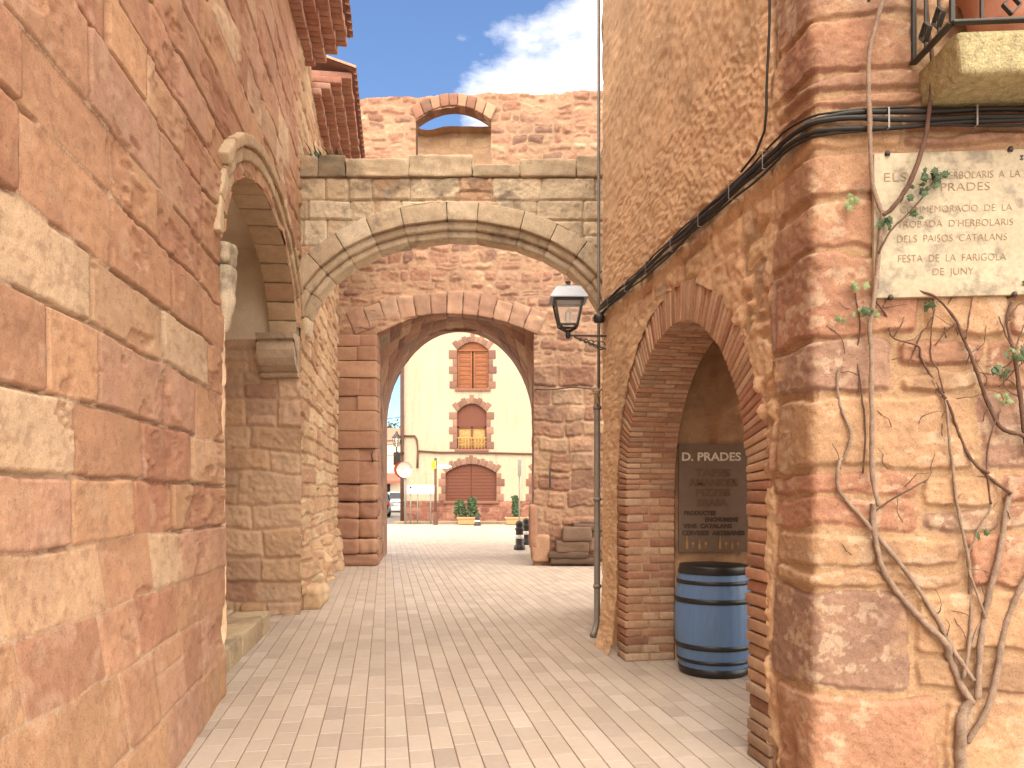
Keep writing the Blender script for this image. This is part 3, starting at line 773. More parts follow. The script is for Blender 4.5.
def lay_cb(S, Z):
    h, c = courses(S, Z, 91, (.3, .4), (.3, .7), P_FRONT, A(220, 170, 118), joint=.018, edge=.014, relief=.018, warp=.022, wf=3.4, off_=.008, split=.2,
                   rough=.003, rf=20, zlist=zq, bounds=qb, tone=.12, rnd=.05, jvar=.9, ptilt=.02)
    # mortar smeared over the faces, dark plum patches
    h += .003*fbm(S*45, Z*45, 94, 3)
    sp2 = (sst((fbm(S*17, Z*20, 93, 4)-.24)/.1)*sst((fbm(S*2.2, Z*2.6, 98, 3)+.25)/.4))[..., None]*.5; c = c*(1-sp2)+A(240, 208, 170, .55)*sp2; aq = LA['a']
    sm = sst((fbm(S*2.6+4, Z*3.4, 95, 5)-.12)/.4)[..., None]*.3
    c = c*(1-sm)+A(222, 170, 120, .5)*sm
    pl = sst((fbm(S*3.2-7, Z*3.2, 96, 5)-.32)/.25)[..., None]*.28
    c = c*(1-pl)+A(160, 114, 92, .5)*pl
    t = -S
    # rubble and coarse render on the street side
    edge = .40+.05*fbm(Z*2.3, Z*0+3, 97, 3)
    hr, cr = courses(S, Z, 92, (.10, .2), (.12, .34), P_RUB, A(208, 162, 114, .85), joint=.022, edge=.03, relief=.022, warp=.05, wf=2.6, off_=.014, split=.2, rough=.010, rf=16, rnd=.06)
    ar = LA['a']
    hs = .024+.007*fbm(S*7, Z*7, 101, 4)+.0075*fbm((S+Z)*30, (S-Z)*16, 102, 3)
    cs = A(212, 170, 124, 1.0)*(1+.10*fbm(S*2.2, Z*2.2, 103, 5)+.08*fbm(S*16, Z*16, 104, 3))[..., None]
    cs = cs*(1-.5*sst((fbm(S*1.2, Z*.9, 105, 4)-.2)/.5)[..., None]*.4)
    up = sst((Z-3.50+.06*fbm(S*2, Z, 106, 3))/.05)
    lowst = sst((t-2.25+.5*fbm(S*2.5, Z*2.5, 107, 4)-.25*(Z-2.4))/.25)
    ws = np.maximum(up, lowst*.9)
    half = sst((fbm(S*3, Z*3, 108, 4)+.15)/.25)*.75; ws = np.maximum(ws, half*(1-up)*.8)
    az = ar*(1-ws)+ws; hz = hr*(1-ws)+hs*ws; cz = cr*(1-ws[..., None])+cs*ws[..., None]
    side = sst((t-edge)/.012)
    qs = sst((fbm(S*6, Z*4, 109, 4)-.1)/.3)*sst((t-.2)/.15)*(Z > 2.2); 
    h = h*(1-.6*qs)+hs*.6*qs; c = c*(1-.6*qs[..., None])+cs*.6*qs[..., None]
    LA['a'] = (aq*(1-.6*qs)+.6*qs)*(1-side)+az*side
    h = h*(1-side)+hz*side; c = c*(1-side[..., None])+cz*side[..., None]
    # the worn swelling foot of the pier at the far end
    h += np.where(t > 3.2, .08*np.exp(-np.maximum(Z, 0)/.3)*(1+.25*fbm(S*4, Z*5, 110, 3)), 0)
    # crumbling foot of the corner
    ft = sst((.5-Z)/.3)*sst((t-.12)/.1)*(t < .5); h -= ft*.03*(1+fbm(S*9, Z*9, 111, 3))
    return h, c
sl = spaced(0, LL, lambda t: max(.010, (CY+t)**2/1623*1.1)); sl = -sl[::-1]
sf = np.concatenate([np.arange(.0075, 1.35, .0075), spaced(1.35, 5.2, lambda x: .05)])
sc = np.sort(np.concatenate([sl, sf, np.linspace(-.035, .035, 11)])); sc = sc[np.concatenate([[True], np.diff(sc) > 1e-4])]
zc = np.concatenate([np.arange(0, 4.35, .0085), np.arange(4.35, 7.0, .02), np.arange(7.0, 8.6, .1)])
mb = sheet(PC, sc, zc, lay_cb, cb_hole, skirt=.5, skirt_sides=('top', 's0'))
# hidden rear return towards the stone arch
e0 = CC+dl*LL; e1 = np.array([1.45, 10.0, 0]); dd_ = (e1-e0)/np.linalg.norm(e1-e0); nn_ = np.array([-dd_[1], dd_[0], 0])
def lay_st(S, Z):
    return .02+.02*fbm(S*9, Z*9, 121, 3), A(206, 160, 112)*(1+.1*fbm(S*2, Z*2, 122, 4))[..., None]
sheet(flat(e0, dd_, nn_), np.arange(0, 2.2, .05), np.arange(0, 8.6, .1), lay_st, mb=mb)
mk('wall', mb, M['frontstone'], cb)
# brick ring and jambs
def bp(t, z, d): return CC+dl*t+np.array([0, 0, z])-nl*d
mb = MB(); rng = np.random.RandomState(17); nb = 80
for k in range(nb):
    t0, t1 = math.pi*k/nb, math.pi*(k+1)/nb; g = .0105
    dsp = [-.012, .22, JD] if k % 2 else [-.012, .12, .32, JD]
    for q in range(len(dsp)-1):
        c8 = np.zeros((2, 2, 2, 3)); fj = rng.uniform(-.006, .006); ro = rng.uniform(-.008, .010)
        for i, th in enumerate((t0+g*.3, t1-g*.3)):
            for j, r in enumerate((BR+max(0, ro)*.6, BR+JW+ro)):
                for l, dd in enumerate((dsp[q]+(fj if q == 0 else .004), dsp[q+1]-.004)):
                    c8[i, j, l] = bp(BT+math.cos(th)*r, BS+math.sin(th)*r, dd)
        block(mb, c8, pick(P_BRICK, rng, .14), .009, m=1, noise=.005, freq=22, seed=k*3+q, cj=.2)
nc = 21; hh = BS/nc
for side in (0, 1):
    for k in range(nc):
        z0 = k*hh; low = k < (6 if side == 0 else 3)
        for q, (d0, d1) in enumerate(((-.012, .15), (.15, .31), (.31, JD)) if k % 2 else ((-.012, .22), (.22, JD))):
            r0 = rng.uniform(-.002, .012)*(1.8 if low else 1); r1 = rng.uniform(-.015, .012)
            if side == 0: ta, tb = BT-BR-JW-r1, BT-BR-r0
            else: ta, tb = BT+BR+r0, BT+BR+JW+r1
            col = pick(P_BRICK if not low else [(A(196, 156, 124), 3), (A(206, 170, 138), 2), (A(190, 130, 98), 2)], rng, .14)
            block(mb, hexa(bp(ta, z0+.004, d0+rng.uniform(-.01, .01) if q == 0 else d0+.004), dl*(tb-ta), -nl*(d1-d0-.008), (0, 0, hh-.011)), col, .01, m=1, noise=.007, freq=20, seed=k*7+q, cj=.22)
mk('brick_arch', mb, M['brick'], cb)
mb = MB()                                  # mortar bed behind the bricks
n = 48; mc = A(206, 164, 124)
ring = [(BT+math.cos(math.pi*k/n)*1, math.sin(math.pi*k/n)) for k in range(n+1)]
V = []
for (rr, dd) in ((BR+.013, JD), (BR+.013, .012), (BR+JW+.02, .012)):
    V += [bp(BT+(x-BT)*rr, BS+z*rr, dd) for x, z in ring]
m1 = n+1; mb.add(V, [(a*m1+i, a*m1+i+1, (a+1)*m1+i+1, (a+1)*m1+i) for a in range(2) for i in range(n)], None, mc)
for (ta, tb) in ((BT-BR-JW-.02, BT-BR-.013), (BT+BR+.013, BT+BR+JW+.02)):
    block(mb, hexa(bp(ta, 0, .012), dl*(tb-ta), -nl*(JD-.02), (0, 0, BS)), mc, .002)
mk('mortar', mb, M['sandstone'], cb)
# vaulted porch behind the brick arch
mb = MB(); FY = 7.38
def lay_pw(S, Z):
    c = A(212, 168, 118, .85)*(1+.16*fbm(S*2.2, Z*2.2, 131, 5))[..., None]
    st = sst((fbm(S*1.6, Z*1.6, 132, 5)-.05)/.35)[..., None]*.5
    c = c*(1-st)+A(150, 106, 76, .7)*st
    return .02+.02*fbm(S*6, Z*6, 133, 4), c
sheet(flat((0, FY, 0), (1, 0, 0), (0, -1, 0)), np.arange(1.2, 3.9, .02), np.arange(0, 3.5, .02), lay_pw, mb=mb)
pbk = bp(BT-BR-JW, 0, JD)
sheet(flat((3.7, 0, 0), (0, 1, 0), (-1, 0, 0)), np.arange(4.2, 7.5, .06), np.arange(0, 3.5, .06), lay_pw, lambda S, Z: np.maximum(np.abs(S-6.0)-1.15, Z-2.7), mb=mb)
sheet(flat((0, 4.42, 0), (1, 0, 0), (0, 1, 0)), np.arange(1.9, 3.9, .06), np.arange(0, 3.5, .06), lay_pw, mb=mb)
def PV(S, Z, h):
    x = RWX(4.2+Z)+.36+S*(3.9-RWX(4.2+Z)-.36); return np.stack([x, 4.2+Z, 3.42-.5*(2*S-1)**2-h], -1)
sheet(PV, np.linspace(0, 1, 50), np.arange(0, 3.4, .05), lay_pw, mb=mb)
iw = arch_sdf(BT, BR+.02, BS, BR+.02)
sheet(lambda S, Z, h: CC+S[..., None]*dl-nl*(JD+.005)+Z[..., None]*np.array([0, 0, 1.]), np.arange(.3, 3.75, .04), np.arange(0, 3.5, .04), lay_pw, iw, mb=mb)
mk('porch_wall', mb, M['sandstone'], cb)
# balcony
by1 = 3.53; bz0, bz1 = 3.51, 3.70; bx0 = 2.03
bal = MB()
wy = lambda x: CY-.07*(x-CX)
c8 = np.zeros((2, 2, 2, 3))
for i, x in enumerate((bx0, 4.0)):
    for j in (0, 1):
        for k, z in enumerate((bz0, bz1)):
            yy = (wy(x)+.05) if j else (by1-.07*(x-bx0)+(0.0 if k else .02)); c8[i, j, k] = (x+(.035 if (k == 0 and i == 0) else 0), yy, z)
block(bal, c8, A(216, 200, 150, .6), .025, m=26, noise=.007, freq=16, seed=3)
balo = mk('balcony', bal, M['mossy'], cb)
rl_ = MB(); zr = bz1+.035
fy = lambda x: by1-.07*(x-bx0)+.0
cxx = bx0-.02
bar(rl_, (cxx, wy(cxx)-.02, zr), (cxx, fy(cxx), zr), .035, .012); bar(rl_, (cxx, fy(cxx), zr), (4.0, fy(4.0), zr), .035, .012)
for zz2 in (zr+.92,): bar(rl_, (cxx, wy(cxx)-.02, zz2), (cxx, fy(cxx), zz2), .04, .014); bar(rl_, (cxx, fy(cxx), zz2), (4.0, fy(4.0), zz2), .04, .014)
def diamond(c, dx, s):
    pts = [c+dx*s, c+np.array([0, 0, s*1.1]), c-dx*s, c-np.array([0, 0, s*1.1])]
    for i in range(4): bar(rl_, pts[i], pts[(i+1) % 4], .008, .022, up=(0, 1, 0) if abs(dx[0]) > .5 else (1, 0, 0))
k = 0; x = cxx
while x < 4.0:
    y = fy(x); 
    if k % 2 == 0 and k > 0:
        bar(rl_, (x, y, zr+.115), (x, y, zr+.92), .012, .012)
        diamond(np.array([x, y, zr+.07]), np.array([1., 0, 0]), .04)
    else: bar(rl_, (x, y, zr), (x, y, zr+.92), .014 if k else .02, .014 if k else .02)
    k += 1; x += .13
for k, f in enumerate((.3, .62)):
    y = fy(cxx)+(wy(cxx)-fy(cxx))*f; bar(rl_, (cxx, y, zr), (cxx, y, zr+.92), .012, .012)
    diamond(np.array([cxx, y, zr+.09]), np.array([0, 1., 0]), .045)
y = wy(cxx)-.03; bar(rl_, (cxx, y, zr), (cxx, y, zr+.92), .02, .02)
mk('railing', rl_, M['iron'], balo)
# roof
mb = MB(); rng = np.random.RandomState(4)
for i in range(36):
    a = cbp(-LL+i*.2, 8.6, 0) if False else None
Rf = [cbp(-LL, 8.62, .35), cbp(-.05, 8.62, .35)+np.array([-.2, -.3, 0]), np.array([6.8, 3.0, 8.62]), np.array([6.8, 10, 8.62])]
ap = np.array([4.5, 6.8, 9.9])
mb.add(Rf+[ap], None, [(0, 1, 4), (1, 2, 4), (2, 3, 4), (3, 0, 4)], A(190, 128, 100))
mb.add([v-np.array([0, 0, .12]) for v in Rf]+Rf, [(0, 1, 2, 3), (0, 1, 5, 4), (1, 2, 6, 5), (2, 3, 7, 6), (3, 0, 4, 7)], None, A(190, 128, 100))
mk('roof', mb, M['rooftile'], cb, smooth=False)

# ------------------------------------------------------------------ cables on the corner building
ct = thing('cable_bundle', 'thick bundle of black cables clipped around the right-hand corner building', 'cables', tuple(cbp(0, 3.45, .05)))
sb = np.concatenate([np.linspace(-LL+.02, -.25, 40), np.linspace(-.22, .22, 16), np.linspace(.25, 3, 30)])
def cpt(s, z, h):
    # cables cut the corner in a soft bend
    p = cbp(s, z, h)
    if abs(s) < .24:
        a = cbp(-.24, z, h); b = cbp(.24, z, h); t = (s+.24)/.48; cc = cbp(0, z, h+.02)
        p = a*(1-t)**2+2*cc*t*(1-t)+b*t*t; p = p*.6+cbp(s, z, h+.01)*.4
    return p
for k, (dz, dh, r) in enumerate(((.025, .062, .013), (-.003, .072, .014), (-.03, .064, .012), (-.052, .06, .007), (.05, .058, .006))):
    mb = MB(); P = [cpt(s, 3.445+dz+.010*math.sin(s*3.1+k*2)+.006*math.sin(s*9+k), dh+.004*math.sin(s*5+k)) for s in sb]
    tube(mb, P, r, 8); mk('cable', mb, M['cable'], ct)
for i, s in enumerate([-3.7, -3.1, -2.5, -1.9, -1.35, -.85, -.4, .33, .75, 1.05, 1.6]):
    mb = MB(); a = cpt(s, 3.492, .05); b = cpt(s, 3.392, .05); n_ = nl if s < 0 else nf
    bar(mb, a+n_*.038, b+n_*.038, .009, .003, up=n_); bar(mb, a-n_*.03, a+n_*.038, .009, .004); bar(mb, b-n_*.03, b+n_*.038, .009, .004)
    mk('clip', mb, M['greymetal'], ct)
mb = MB(); P = [cbp(-.40-.01*math.sin(z*4), z, .055+.006*math.sin(z*7)) for z in np.linspace(8.4, 3.72, 40)]+[cbp(-.43, 3.62, .06), cbp(-.52, 3.53, .07), cbp(-.7, 3.5, .075)]
tube(mb, P, .0075); tag(mk('cable', mb, M['cable']), 'thin dark cable dropping down the plastered wall to the thick bundle', 'cable')
mb = MB(); x0 = at(536, 389, gy-.1); x1 = at(607, 388, gy-.1)
P = [x0+(x1-x0)*t+np.array([0, -.05*0, -.02*math.sin(t*9)]) for t in np.linspace(0, 1, 24)]
P = [np.array([x0[0]-.05, gy+.4, x0[2]])]+P
tube(mb, P, .012); tag(mk('cable', mb, M['cable']), 'thin horizontal cable across the right pier of the town gate', 'cable')

# ------------------------------------------------------------------ drain pipe
pt = thing('drain_pipe', 'grey metal drain pipe running down the far edge of the brick arch building', 'pipe', (.93, 8.45, 0))
mb = MB(); pxx, pyy = .930, 8.45
tube(mb, [(pxx, pyy, z) for z in np.linspace(2.72, .2, 8)]+[(pxx-.004, pyy-.008, .15), (pxx-.03, pyy-.04, .06), (pxx-.06, pyy-.09, .02)], .034, 12); mk('pipe', mb, M['zinc'], pt)
mb = MB(); tube(mb, [(pxx+.02, pyy+.02, z) for z in np.linspace(2.72, 8.4, 6)], .017, 8); mk('upper_pipe', mb, M['zinc'], pt)
for z in (.55, 1.5, 2.5):
    mb = MB(); lathe(mb, [(.034, -.02), (.043, -.02), (.043, .02), (.034, .02)], (pxx, pyy, z), 14); bx(mb, pxx, pxx+.14, pyy-.008, pyy+.008, z-.012, z+.012); mk('bracket', mb, M['zinc'], pt)
mb = MB(); p = np.array([pxx-.02, pyy-.05, 2.66])
for a, b in (((-.07, 0, -.02), (.06, 0, .03)), ((-.05, -.01, .03), (.05, .0, -.05)), ((0, 0, 0), (.02, -.02, -.13))):
    tube(mb, smooth_pts([p+np.array(a), p+np.array([0, -.02, .0]), p+np.array(b)])[0], .012, 6)
tag(mk('ribbon', mb, M['planter']), 'small yellow ribbon knotted around the grey drain pipe', 'ribbon')

# ------------------------------------------------------------------ wall lantern
LY = 7.85; lc = at(568, 336, LY); sc_ = LY/F
lt = thing('wall_lantern', 'dark iron street lantern hanging on a scrolled bracket beside the stone arch', 'lantern', tuple(lc))
def sq(hw, z): return [lc+np.array([a*hw, b*hw, z]) for a, b in ((-1, -1), (1, -1), (1, 1), (-1, 1))]
H = lambda v: (336-v)*sc_
mb = MB(); prof = [(18.5, 301), (18.5, 300), (12, 289), (8.5, 287.5), (3, 286)]
V = []
for w_, v_ in prof: V += sq(w_*sc_, H(v_))
mb.add(V, [(4*i+k, 4*i+(k+1) % 4, 4*i+4+(k+1) % 4, 4*i+4+k) for i in range(len(prof)-1) for k in range(4)]+[(0, 1, 2, 3)], None, (.1, .1, .1))
mk('roof', mb, M['lanternroof'], lt, smooth=False)
mb = MB(); lathe(mb, [(.034, H(287)), (.03, H(285)), (.012, H(284)), (.03, H(282.5)), (.026, H(281.5)), (.0, H(280.5))], lc, 14); mk('finial', mb, M['iron'], lt)
mb = MB(); top, bot = sq(14*sc_, H(302)), sq(9*sc_, H(326))
for i in range(4):
    bar(mb, top[i], bot[i], .022, .022); bar(mb, top[i], top[(i+1) % 4], .02, .03); bar(mb, bot[i], bot[(i+1) % 4], .02, .022)
    bar(mb, bot[i], lc+np.array([0, 0, H(333)]), .016, .016)
mk('frame', mb, M['iron'], lt)
mb = MB(); mb.add(top+bot, [(k, (k+1) % 4, 4+(k+1) % 4, 4+k) for k in range(4)], None, (.8, .8, .8)); mk('glass', mb, M['glass'], lt, smooth=False)
mb = MB(); lathe(mb, [(0, H(325)), (.02, H(325)), (.022, H(322)), (.03, H(316)), (.024, H(311)), (0, H(309))], lc, 12); mk('bulb', mb, M['white'], lt)
mb = MB(); wp = at(604.5, 338, LY+.02)
bar(mb, lc+[-.01, 0, H(335.5)], wp+[.06, .0, .02], .022, .018)
bar(mb, lc+[.06, 0, H(337)], wp+[.06, .0, -.13], .014, .014)
for i in range(5):
    c = lc+(wp-lc)*(.35+.14*i)+np.array([0, 0, -.03-.012*i]); r = .012+.007*i
    tube(mb, [c+np.array([math.cos(a)*r, 0, math.sin(a)*r]) for a in np.linspace(0, 5.2, 16)], .006, 6)
lathe(mb, [(.0, H(339)), (.022, H(338)), (.026, H(334)), (.016, H(331)), (.03, H(330)), (0, H(329.5))], lc, 12)
bx(mb, wp[0]+.04, wp[0]+.065, LY-.03, LY+.05, wp[2]-.2, wp[2]+.1)
mk('bracket', mb, M['iron'], lt)
mb = MB(); p = cbp(-LL+.1, 3.36, .09)
lathe(mb, [(0, -.06), (.05, -.05), (.06, 0), (.05, .03), (0, .05)], p, 14); bar(mb, p+[0, 0, -.02], p+[.1, .1, 0], .03, .03)
tag(mk('junction_box', mb, M['iron']), 'small dark cable junction box where the bundle meets the lantern bracket', 'box')

# ------------------------------------------------------------------ barrel
bc = np.array([1.775, 6.82, .0])
ba = thing('barrel', 'blue painted wooden barrel with black hoops standing in the brick archway', 'barrel', tuple(bc))
Hb = .94; prof = lambda z: .285+.052*(1-((z-.48)/.48)**2)
mb = MB(); nst = 26; n = nst*4; zs = np.linspace(.05, Hb-.03, 28); V = []
for z in zs:
    for k in range(n):
        r = prof(z)-(.0025 if k % 4 == 0 else 0); th = 2*math.pi*k/n; V.append(bc+[r*math.cos(th), r*math.sin(th), z])
mb.add(V, [(i*n+k, i*n+(k+1) % n, (i+1)*n+(k+1) % n, (i+1)*n+k) for i in range(len(zs)-1) for k in range(n)], None, (.1, .2, .4))
mk('stave_body', mb, M['barrel'], ba)
for (z, w_) in ((.79, .032), (.63, .042), (.235, .042), (.115, .03)):
    mb = MB(); r0, r1 = prof(z)+.005, prof(z+w_)+.005
    lathe(mb, [(r0-.006, z), (r0, z), (r1, z+w_), (r1-.006, z+w_)], bc, 64); mk('hoop', mb, M['hoop'], ba)
mb = MB(); lathe(mb, [(prof(.02)-.004, .0), (prof(.02)+.004, .004), (prof(.07)+.005, .07), (prof(.07)-.004, .072)], bc, 64); mk('rim', mb, M['hoop'], ba)
mb = MB(); r = prof(Hb)
lathe(mb, [(prof(.87), .875), (prof(.87)+.006, .876), (r+.006, Hb-.012), (r+.004, Hb+.004), (r-.02, Hb+.006), (r-.04, Hb-.002), (r-.06, Hb+.01), (.12, Hb+.014), (0, Hb+.014)], bc, 64); mk('lid', mb, M['hoop'], ba)

# ------------------------------------------------------------------ lettering
def text(s, size, pos, right, up, m, parent, extr=.002, bold=0., align='LEFT', width=None, space=1., name='lettering'):
    cu = bpy.data.curves.new('t', 'FONT'); cu.body = s; cu.size = size; cu.extrude = extr; cu.offset = bold; cu.align_x = align
    cu.resolution_u = 3; cu.space_character = space
    ob = bpy.data.objects.new('t', cu); COL.objects.link(ob)
    bpy.context.view_layer.update()
    me = bpy.data.meshes.new_from_object(ob.evaluated_get(bpy.context.evaluated_depsgraph_get()))
    bpy.data.objects.remove(ob)
    V = np.array([v.co[:] for v in me.vertices]); x0, x1 = V[:, 0].min(), V[:, 0].max()
    k = 1.0 if width is None else width/(x1-x0)
    right = np.asarray(right, float); right /= np.linalg.norm(right); up = np.asarray(up, float); nrm = np.cross(right, up)
    W = np.asarray(pos)+((V[:, 0:1]-(x0 if align == 'LEFT' else 0))*k)*right+V[:, 1:2]*up+V[:, 2:3]*nrm-off(parent)
    for i, v in enumerate(me.vertices): v.co = W[i]
    # one part per word
    nv = len(W); lab = np.arange(nv); ed = np.array([e.vertices[:] for e in me.edges])
    for _ in range(200):
        mn = np.minimum(lab[ed[:, 0]], lab[ed[:, 1]]); l2 = lab.copy()
        np.minimum.at(l2, ed[:, 0], mn); np.minimum.at(l2, ed[:, 1], mn); l2 = l2[l2]
        if (l2 == lab).all(): break
        lab = l2
    X = V[:, 0]; isl = sorted((X[lab == l].min(), X[lab == l].max(), l) for l in np.unique(lab))
    words = []; end = -1e9
    for a_, b_, l in isl:
        if a_-end > size*.24: words.append([])
        words[-1].append(l); end = max(end, b_)
    W = W+off(parent)
    for ws_ in words:
        sel = np.isin(lab, ws_); idx = -np.ones(nv, int); idx[sel] = np.arange(sel.sum())
        mb = MB(); mb.V = [W[sel]]; mb.C = [np.full((sel.sum(), 4), .5)]; mb.n = sel.sum()
        Q = [[idx[v] for v in p.vertices] for p in me.polygons if sel[p.vertices[0]]]
        Tn = []
        for q in Q:
            for i in range(1, len(q)-1): Tn.append((q[0], q[i], q[i+1]))
        mb.T = [np.array(Tn)]; mk(name, mb, m, parent, smooth=False)
    bpy.data.meshes.remove(me)

# painted sign in the porch
sy = FY-.05; sa = at(678.5, 552, sy); sb_ = at(747, 444, sy)
sg = thing('sign_board', 'dark brown shop sign reading D. PRADES in white above the blue barrel', 'sign', (sa[0], sy, sa[2]))
mb = MB(); bx(mb, sa[0], sb_[0], sy-.012, sy+.012, sa[2], sb_[2], (.1, .07, .05), .003); mk('panel', mb, M['signpanel'], sg)
RX, UZ = (1, 0, 0), (0, 0, 1)
def sline(s, u0, u1, vb, vt, m, bold=.003):
    p = at(u0, vb, sy-.0145); q = at(u1, vt, sy-.0145)
    text(s, (q[2]-p[2])/.7, p, RX, UZ, m, sg, .0008, bold, width=q[0]-p[0])
sline('D. PRADES', 682, 741, 460.5, 452.5, M['white'], .003)
for s, u0, u1, vb, vt in (('TAPES', 695, 731, 476, 469), ('AMANIDES', 689, 738, 486, 479), ('PIZZES', 696, 731, 496, 489), ('BRASA', 697, 728, 506, 499)):
    sline(s, u0, u1, vb, vt, M['midletter'], .004)
for s, u0, u1, vb, vt in (('PRODUCTES', 684, 716, 515, 511), ('ENCHUMENT', 705, 739, 521.5, 517.5), ('VINS  CATALANS', 683, 732, 528, 524), ('CERVESES  ARTESANES', 682, 745, 535, 530.8)):
    sline(s, u0, u1, vb, vt, M['darkletter'], .003)
for u, hgt in ((687, 13), (699.5, 9), (720, 13), (732, 9)):
    mb = MB(); p = at(u, 549, sy-.0145); s_ = sy/F
    lz = [(-1.3, 0), (1.3, 0), (1.3, hgt*.5), (.5, hgt*.65), (.5, hgt), (-.5, hgt), (-.5, hgt*.65), (-1.3, hgt*.5)]
    V = [p+np.array([x*s_, d, z*s_]) for d in (-.001, .001) for x, z in lz]
    mb.add(V, [(0, 1, 2, 7), (7, 2, 3, 6), (6, 3, 4, 5)]+[(i, (i+1) % 8, 8+(i+1) % 8, 8+i) for i in range(8)]); mk('bottle_print', mb, M['gold'], sg, smooth=False)
for u in (693, 706, 726, 738):
    mb = MB(); p = at(u, 543.5, sy-.0145); n = 12; lz = [(math.cos(a)*1.5, math.sin(a)*1.5) for a in np.linspace(-1.3, -1.84+2*math.pi, n)]+[(-.3, -5), (.3, -5)]
    V = [p]+[p+np.array([x, 0, z])*s_ for x, z in lz]; n = len(lz)
    mb.add(V, None, [(0, 1+i, 1+(i+1) % n) for i in range(n)]); mk('glass_print', mb, M['gold'], sg, smooth=False)

# front wall mapping from measured pixels
def fw(u, v, h=0.):
    a = (u-512)/F; Y = (CY+.07*CX)/(1+.07*a); p = at(u, v, Y); return p+nf*h
# plaque
pl = thing('plaque', 'large stained cream stone plaque with worn engraved lettering on the right wall', 'plaque', tuple(fw(948, 300)))
mb = MB(); TL, TR, BL, BRR = fw(868, 158), fw(1029, 153), fw(872, 300.5), fw(1029, 297)
BL = np.array([TL[0]*.5+BL[0]*.5, TL[1], BL[2]]); TL = np.array([BL[0], TL[1], TL[2]])
c8 = np.zeros((2, 2, 2, 3))
for i, (lo, hi) in enumerate(((BL, TL), (BRR, TR))):
    for j, hh_ in enumerate((.02, .052)):
        c8[i, j, 0] = lo+nf*hh_; c8[i, j, 1] = hi+nf*hh_
block(mb, c8, (.7, .6, .45), .004, m=10, noise=.0012, freq=20, seed=2); mk('slab', mb, M['marble'], pl)
def pline(s, u0, u1, v, hpx=9.5):
    p = fw(u0, v+hpx/2, .0535); q = fw(u1, v-hpx/2, .0535)
    text(s, (q[2]-p[2])/.7, p, df, UZ, M['engraved'], pl, .0006, -.0012, width=(q[0]-p[0])*1.002)
pline('HERBOLARIS  A  LA', 938, 1014, 178.5); pline('ELS', 880, 902, 181); pline('PRADES', 936, 984, 190.5)
pline('COMMEMORACIO  DE  LA', 896, 1006, 212); pline("TROBADA  D'HERBOLARIS", 893, 1007, 226.5)
pline('DELS  PAISOS  CATALANS', 893, 1001, 241); pline('FESTA  DE  LA  FARIGOLA', 894, 1000, 260.5); pline('DE  JUNY', 928, 968, 274, 8)
for (u, v) in ((883, 158), (1004, 154), (886, 300), (1008, 297)):
    mb = MB(); p = fw(u, v, .055); lathe(mb, [(0, -.012), (.012, -.012), (.014, 0), (.008, .012), (0, .012)], p, 10); bar(mb, p, p-nf*.06, .012, .012); mk('clip', mb, M['iron'], pl)
for (u, v) in ((1018, 162), (1020, 286)):
    mb = MB(); p = fw(u, v, .0545); n = 4
    for dx in (-.012, .012):
        for dz in (-.008, .008): bar(mb, p+df*(dx-.008)+[0, 0, dz], p+df*(dx+.008)+[0, 0, dz], .006, .003, up=nf)
        bar(mb, p+df*dx+[0, 0, -.013], p+df*dx+[0, 0, .013], .005, .003, up=nf)
    mk('corner_mark', mb, M['iron'], pl)

# ------------------------------------------------------------------ climbing vine
vi = thing('climbing_vine', 'nearly bare climbing vine with grey branches spreading up the right-hand corner wall', 'vine', tuple(fw(955, 800)*np.array([1, 1, 0])))
c7 = lambda x, y: (820+x/2.495, 460+y/2.495)
c6 = lambda x, y: (820+x/3.915, 280+y/3.915)
c5 = lambda x, y: (820+x/2.4, y/2.4)
seedc = [0]
def vine(pts, r0, r1, m='vine', h0=.035, name='branch'):
    seedc[0] += 1; rg = np.random.RandomState(seedc[0]); n = len(pts)
    P = [fw(u, v, h0+.012*math.sin(i*1.7+seedc[0])+.004*rg.randn()) for i, (u, v) in enumerate(pts)]
    P, r = smooth_pts(P, np.linspace(r0, r1, n), 6)
    for ax in range(3): P[:, ax] += .003*(vn(np.arange(len(P))*.6, np.zeros(len(P)), seedc[0]*3+ax)-.5)
    r = r*(1+.25*(vn(np.arange(len(P))*.8, np.zeros(len(P)), seedc[0]*5)-.5))
    mb = MB(); tube(mb, P, r, 8, bump=.0028, seed=seedc[0]); mk(name, mb, M[m], vi)
vine([(958, 815), (956, 790)]+[c7(*p) for p in ((345, 768), (340, 720), (338, 670), (348, 625), (370, 590))], .034, .024, name='trunk', h0=.045)
vine([c7(*p) for p in ((372, 600), (345, 560), (320, 490), (300, 450), (250, 400), (190, 330), (150, 270), (130, 200), (125, 150), (130, 110))], .019, .013)
vine([c7(130, 115)]+[c6(*p) for p in ((185, 760), (180, 600), (178, 440), (180, 300), (175, 200), (185, 100), (195, 10))]+[c5(*p) for p in ((122, 700), (128, 610), (135, 525))], .013, .011, 'vine', .075)
vine([c5(*p) for p in ((135, 525), (112, 460), (103, 350), (100, 250), (105, 150), (120, 80), (140, 0), (146, -40))], .011, .012, 'vine', .085)
vine([c5(*p) for p in ((135, 530), (160, 510), (200, 440), (235, 340), (245, 260), (245, 180), (235, 60), (232, -40))], .012, .009, 'twig', .095)
vine([c5(*p) for p in ((125, 620), (150, 570), (200, 520), (235, 480), (262, 440))], .006, .003, 'twig', .085)
vine([c7(*p) for p in ((372, 545), (335, 490), (310, 440), (270, 370), (200, 270), (120, 170), (70, 110), (40, 70), (35, 30), (45, 0))]+[c6(*p) for p in ((85, 700), (104, 640), (105, 590), (70, 490), (60, 380), (80, 340))], .012, .006)
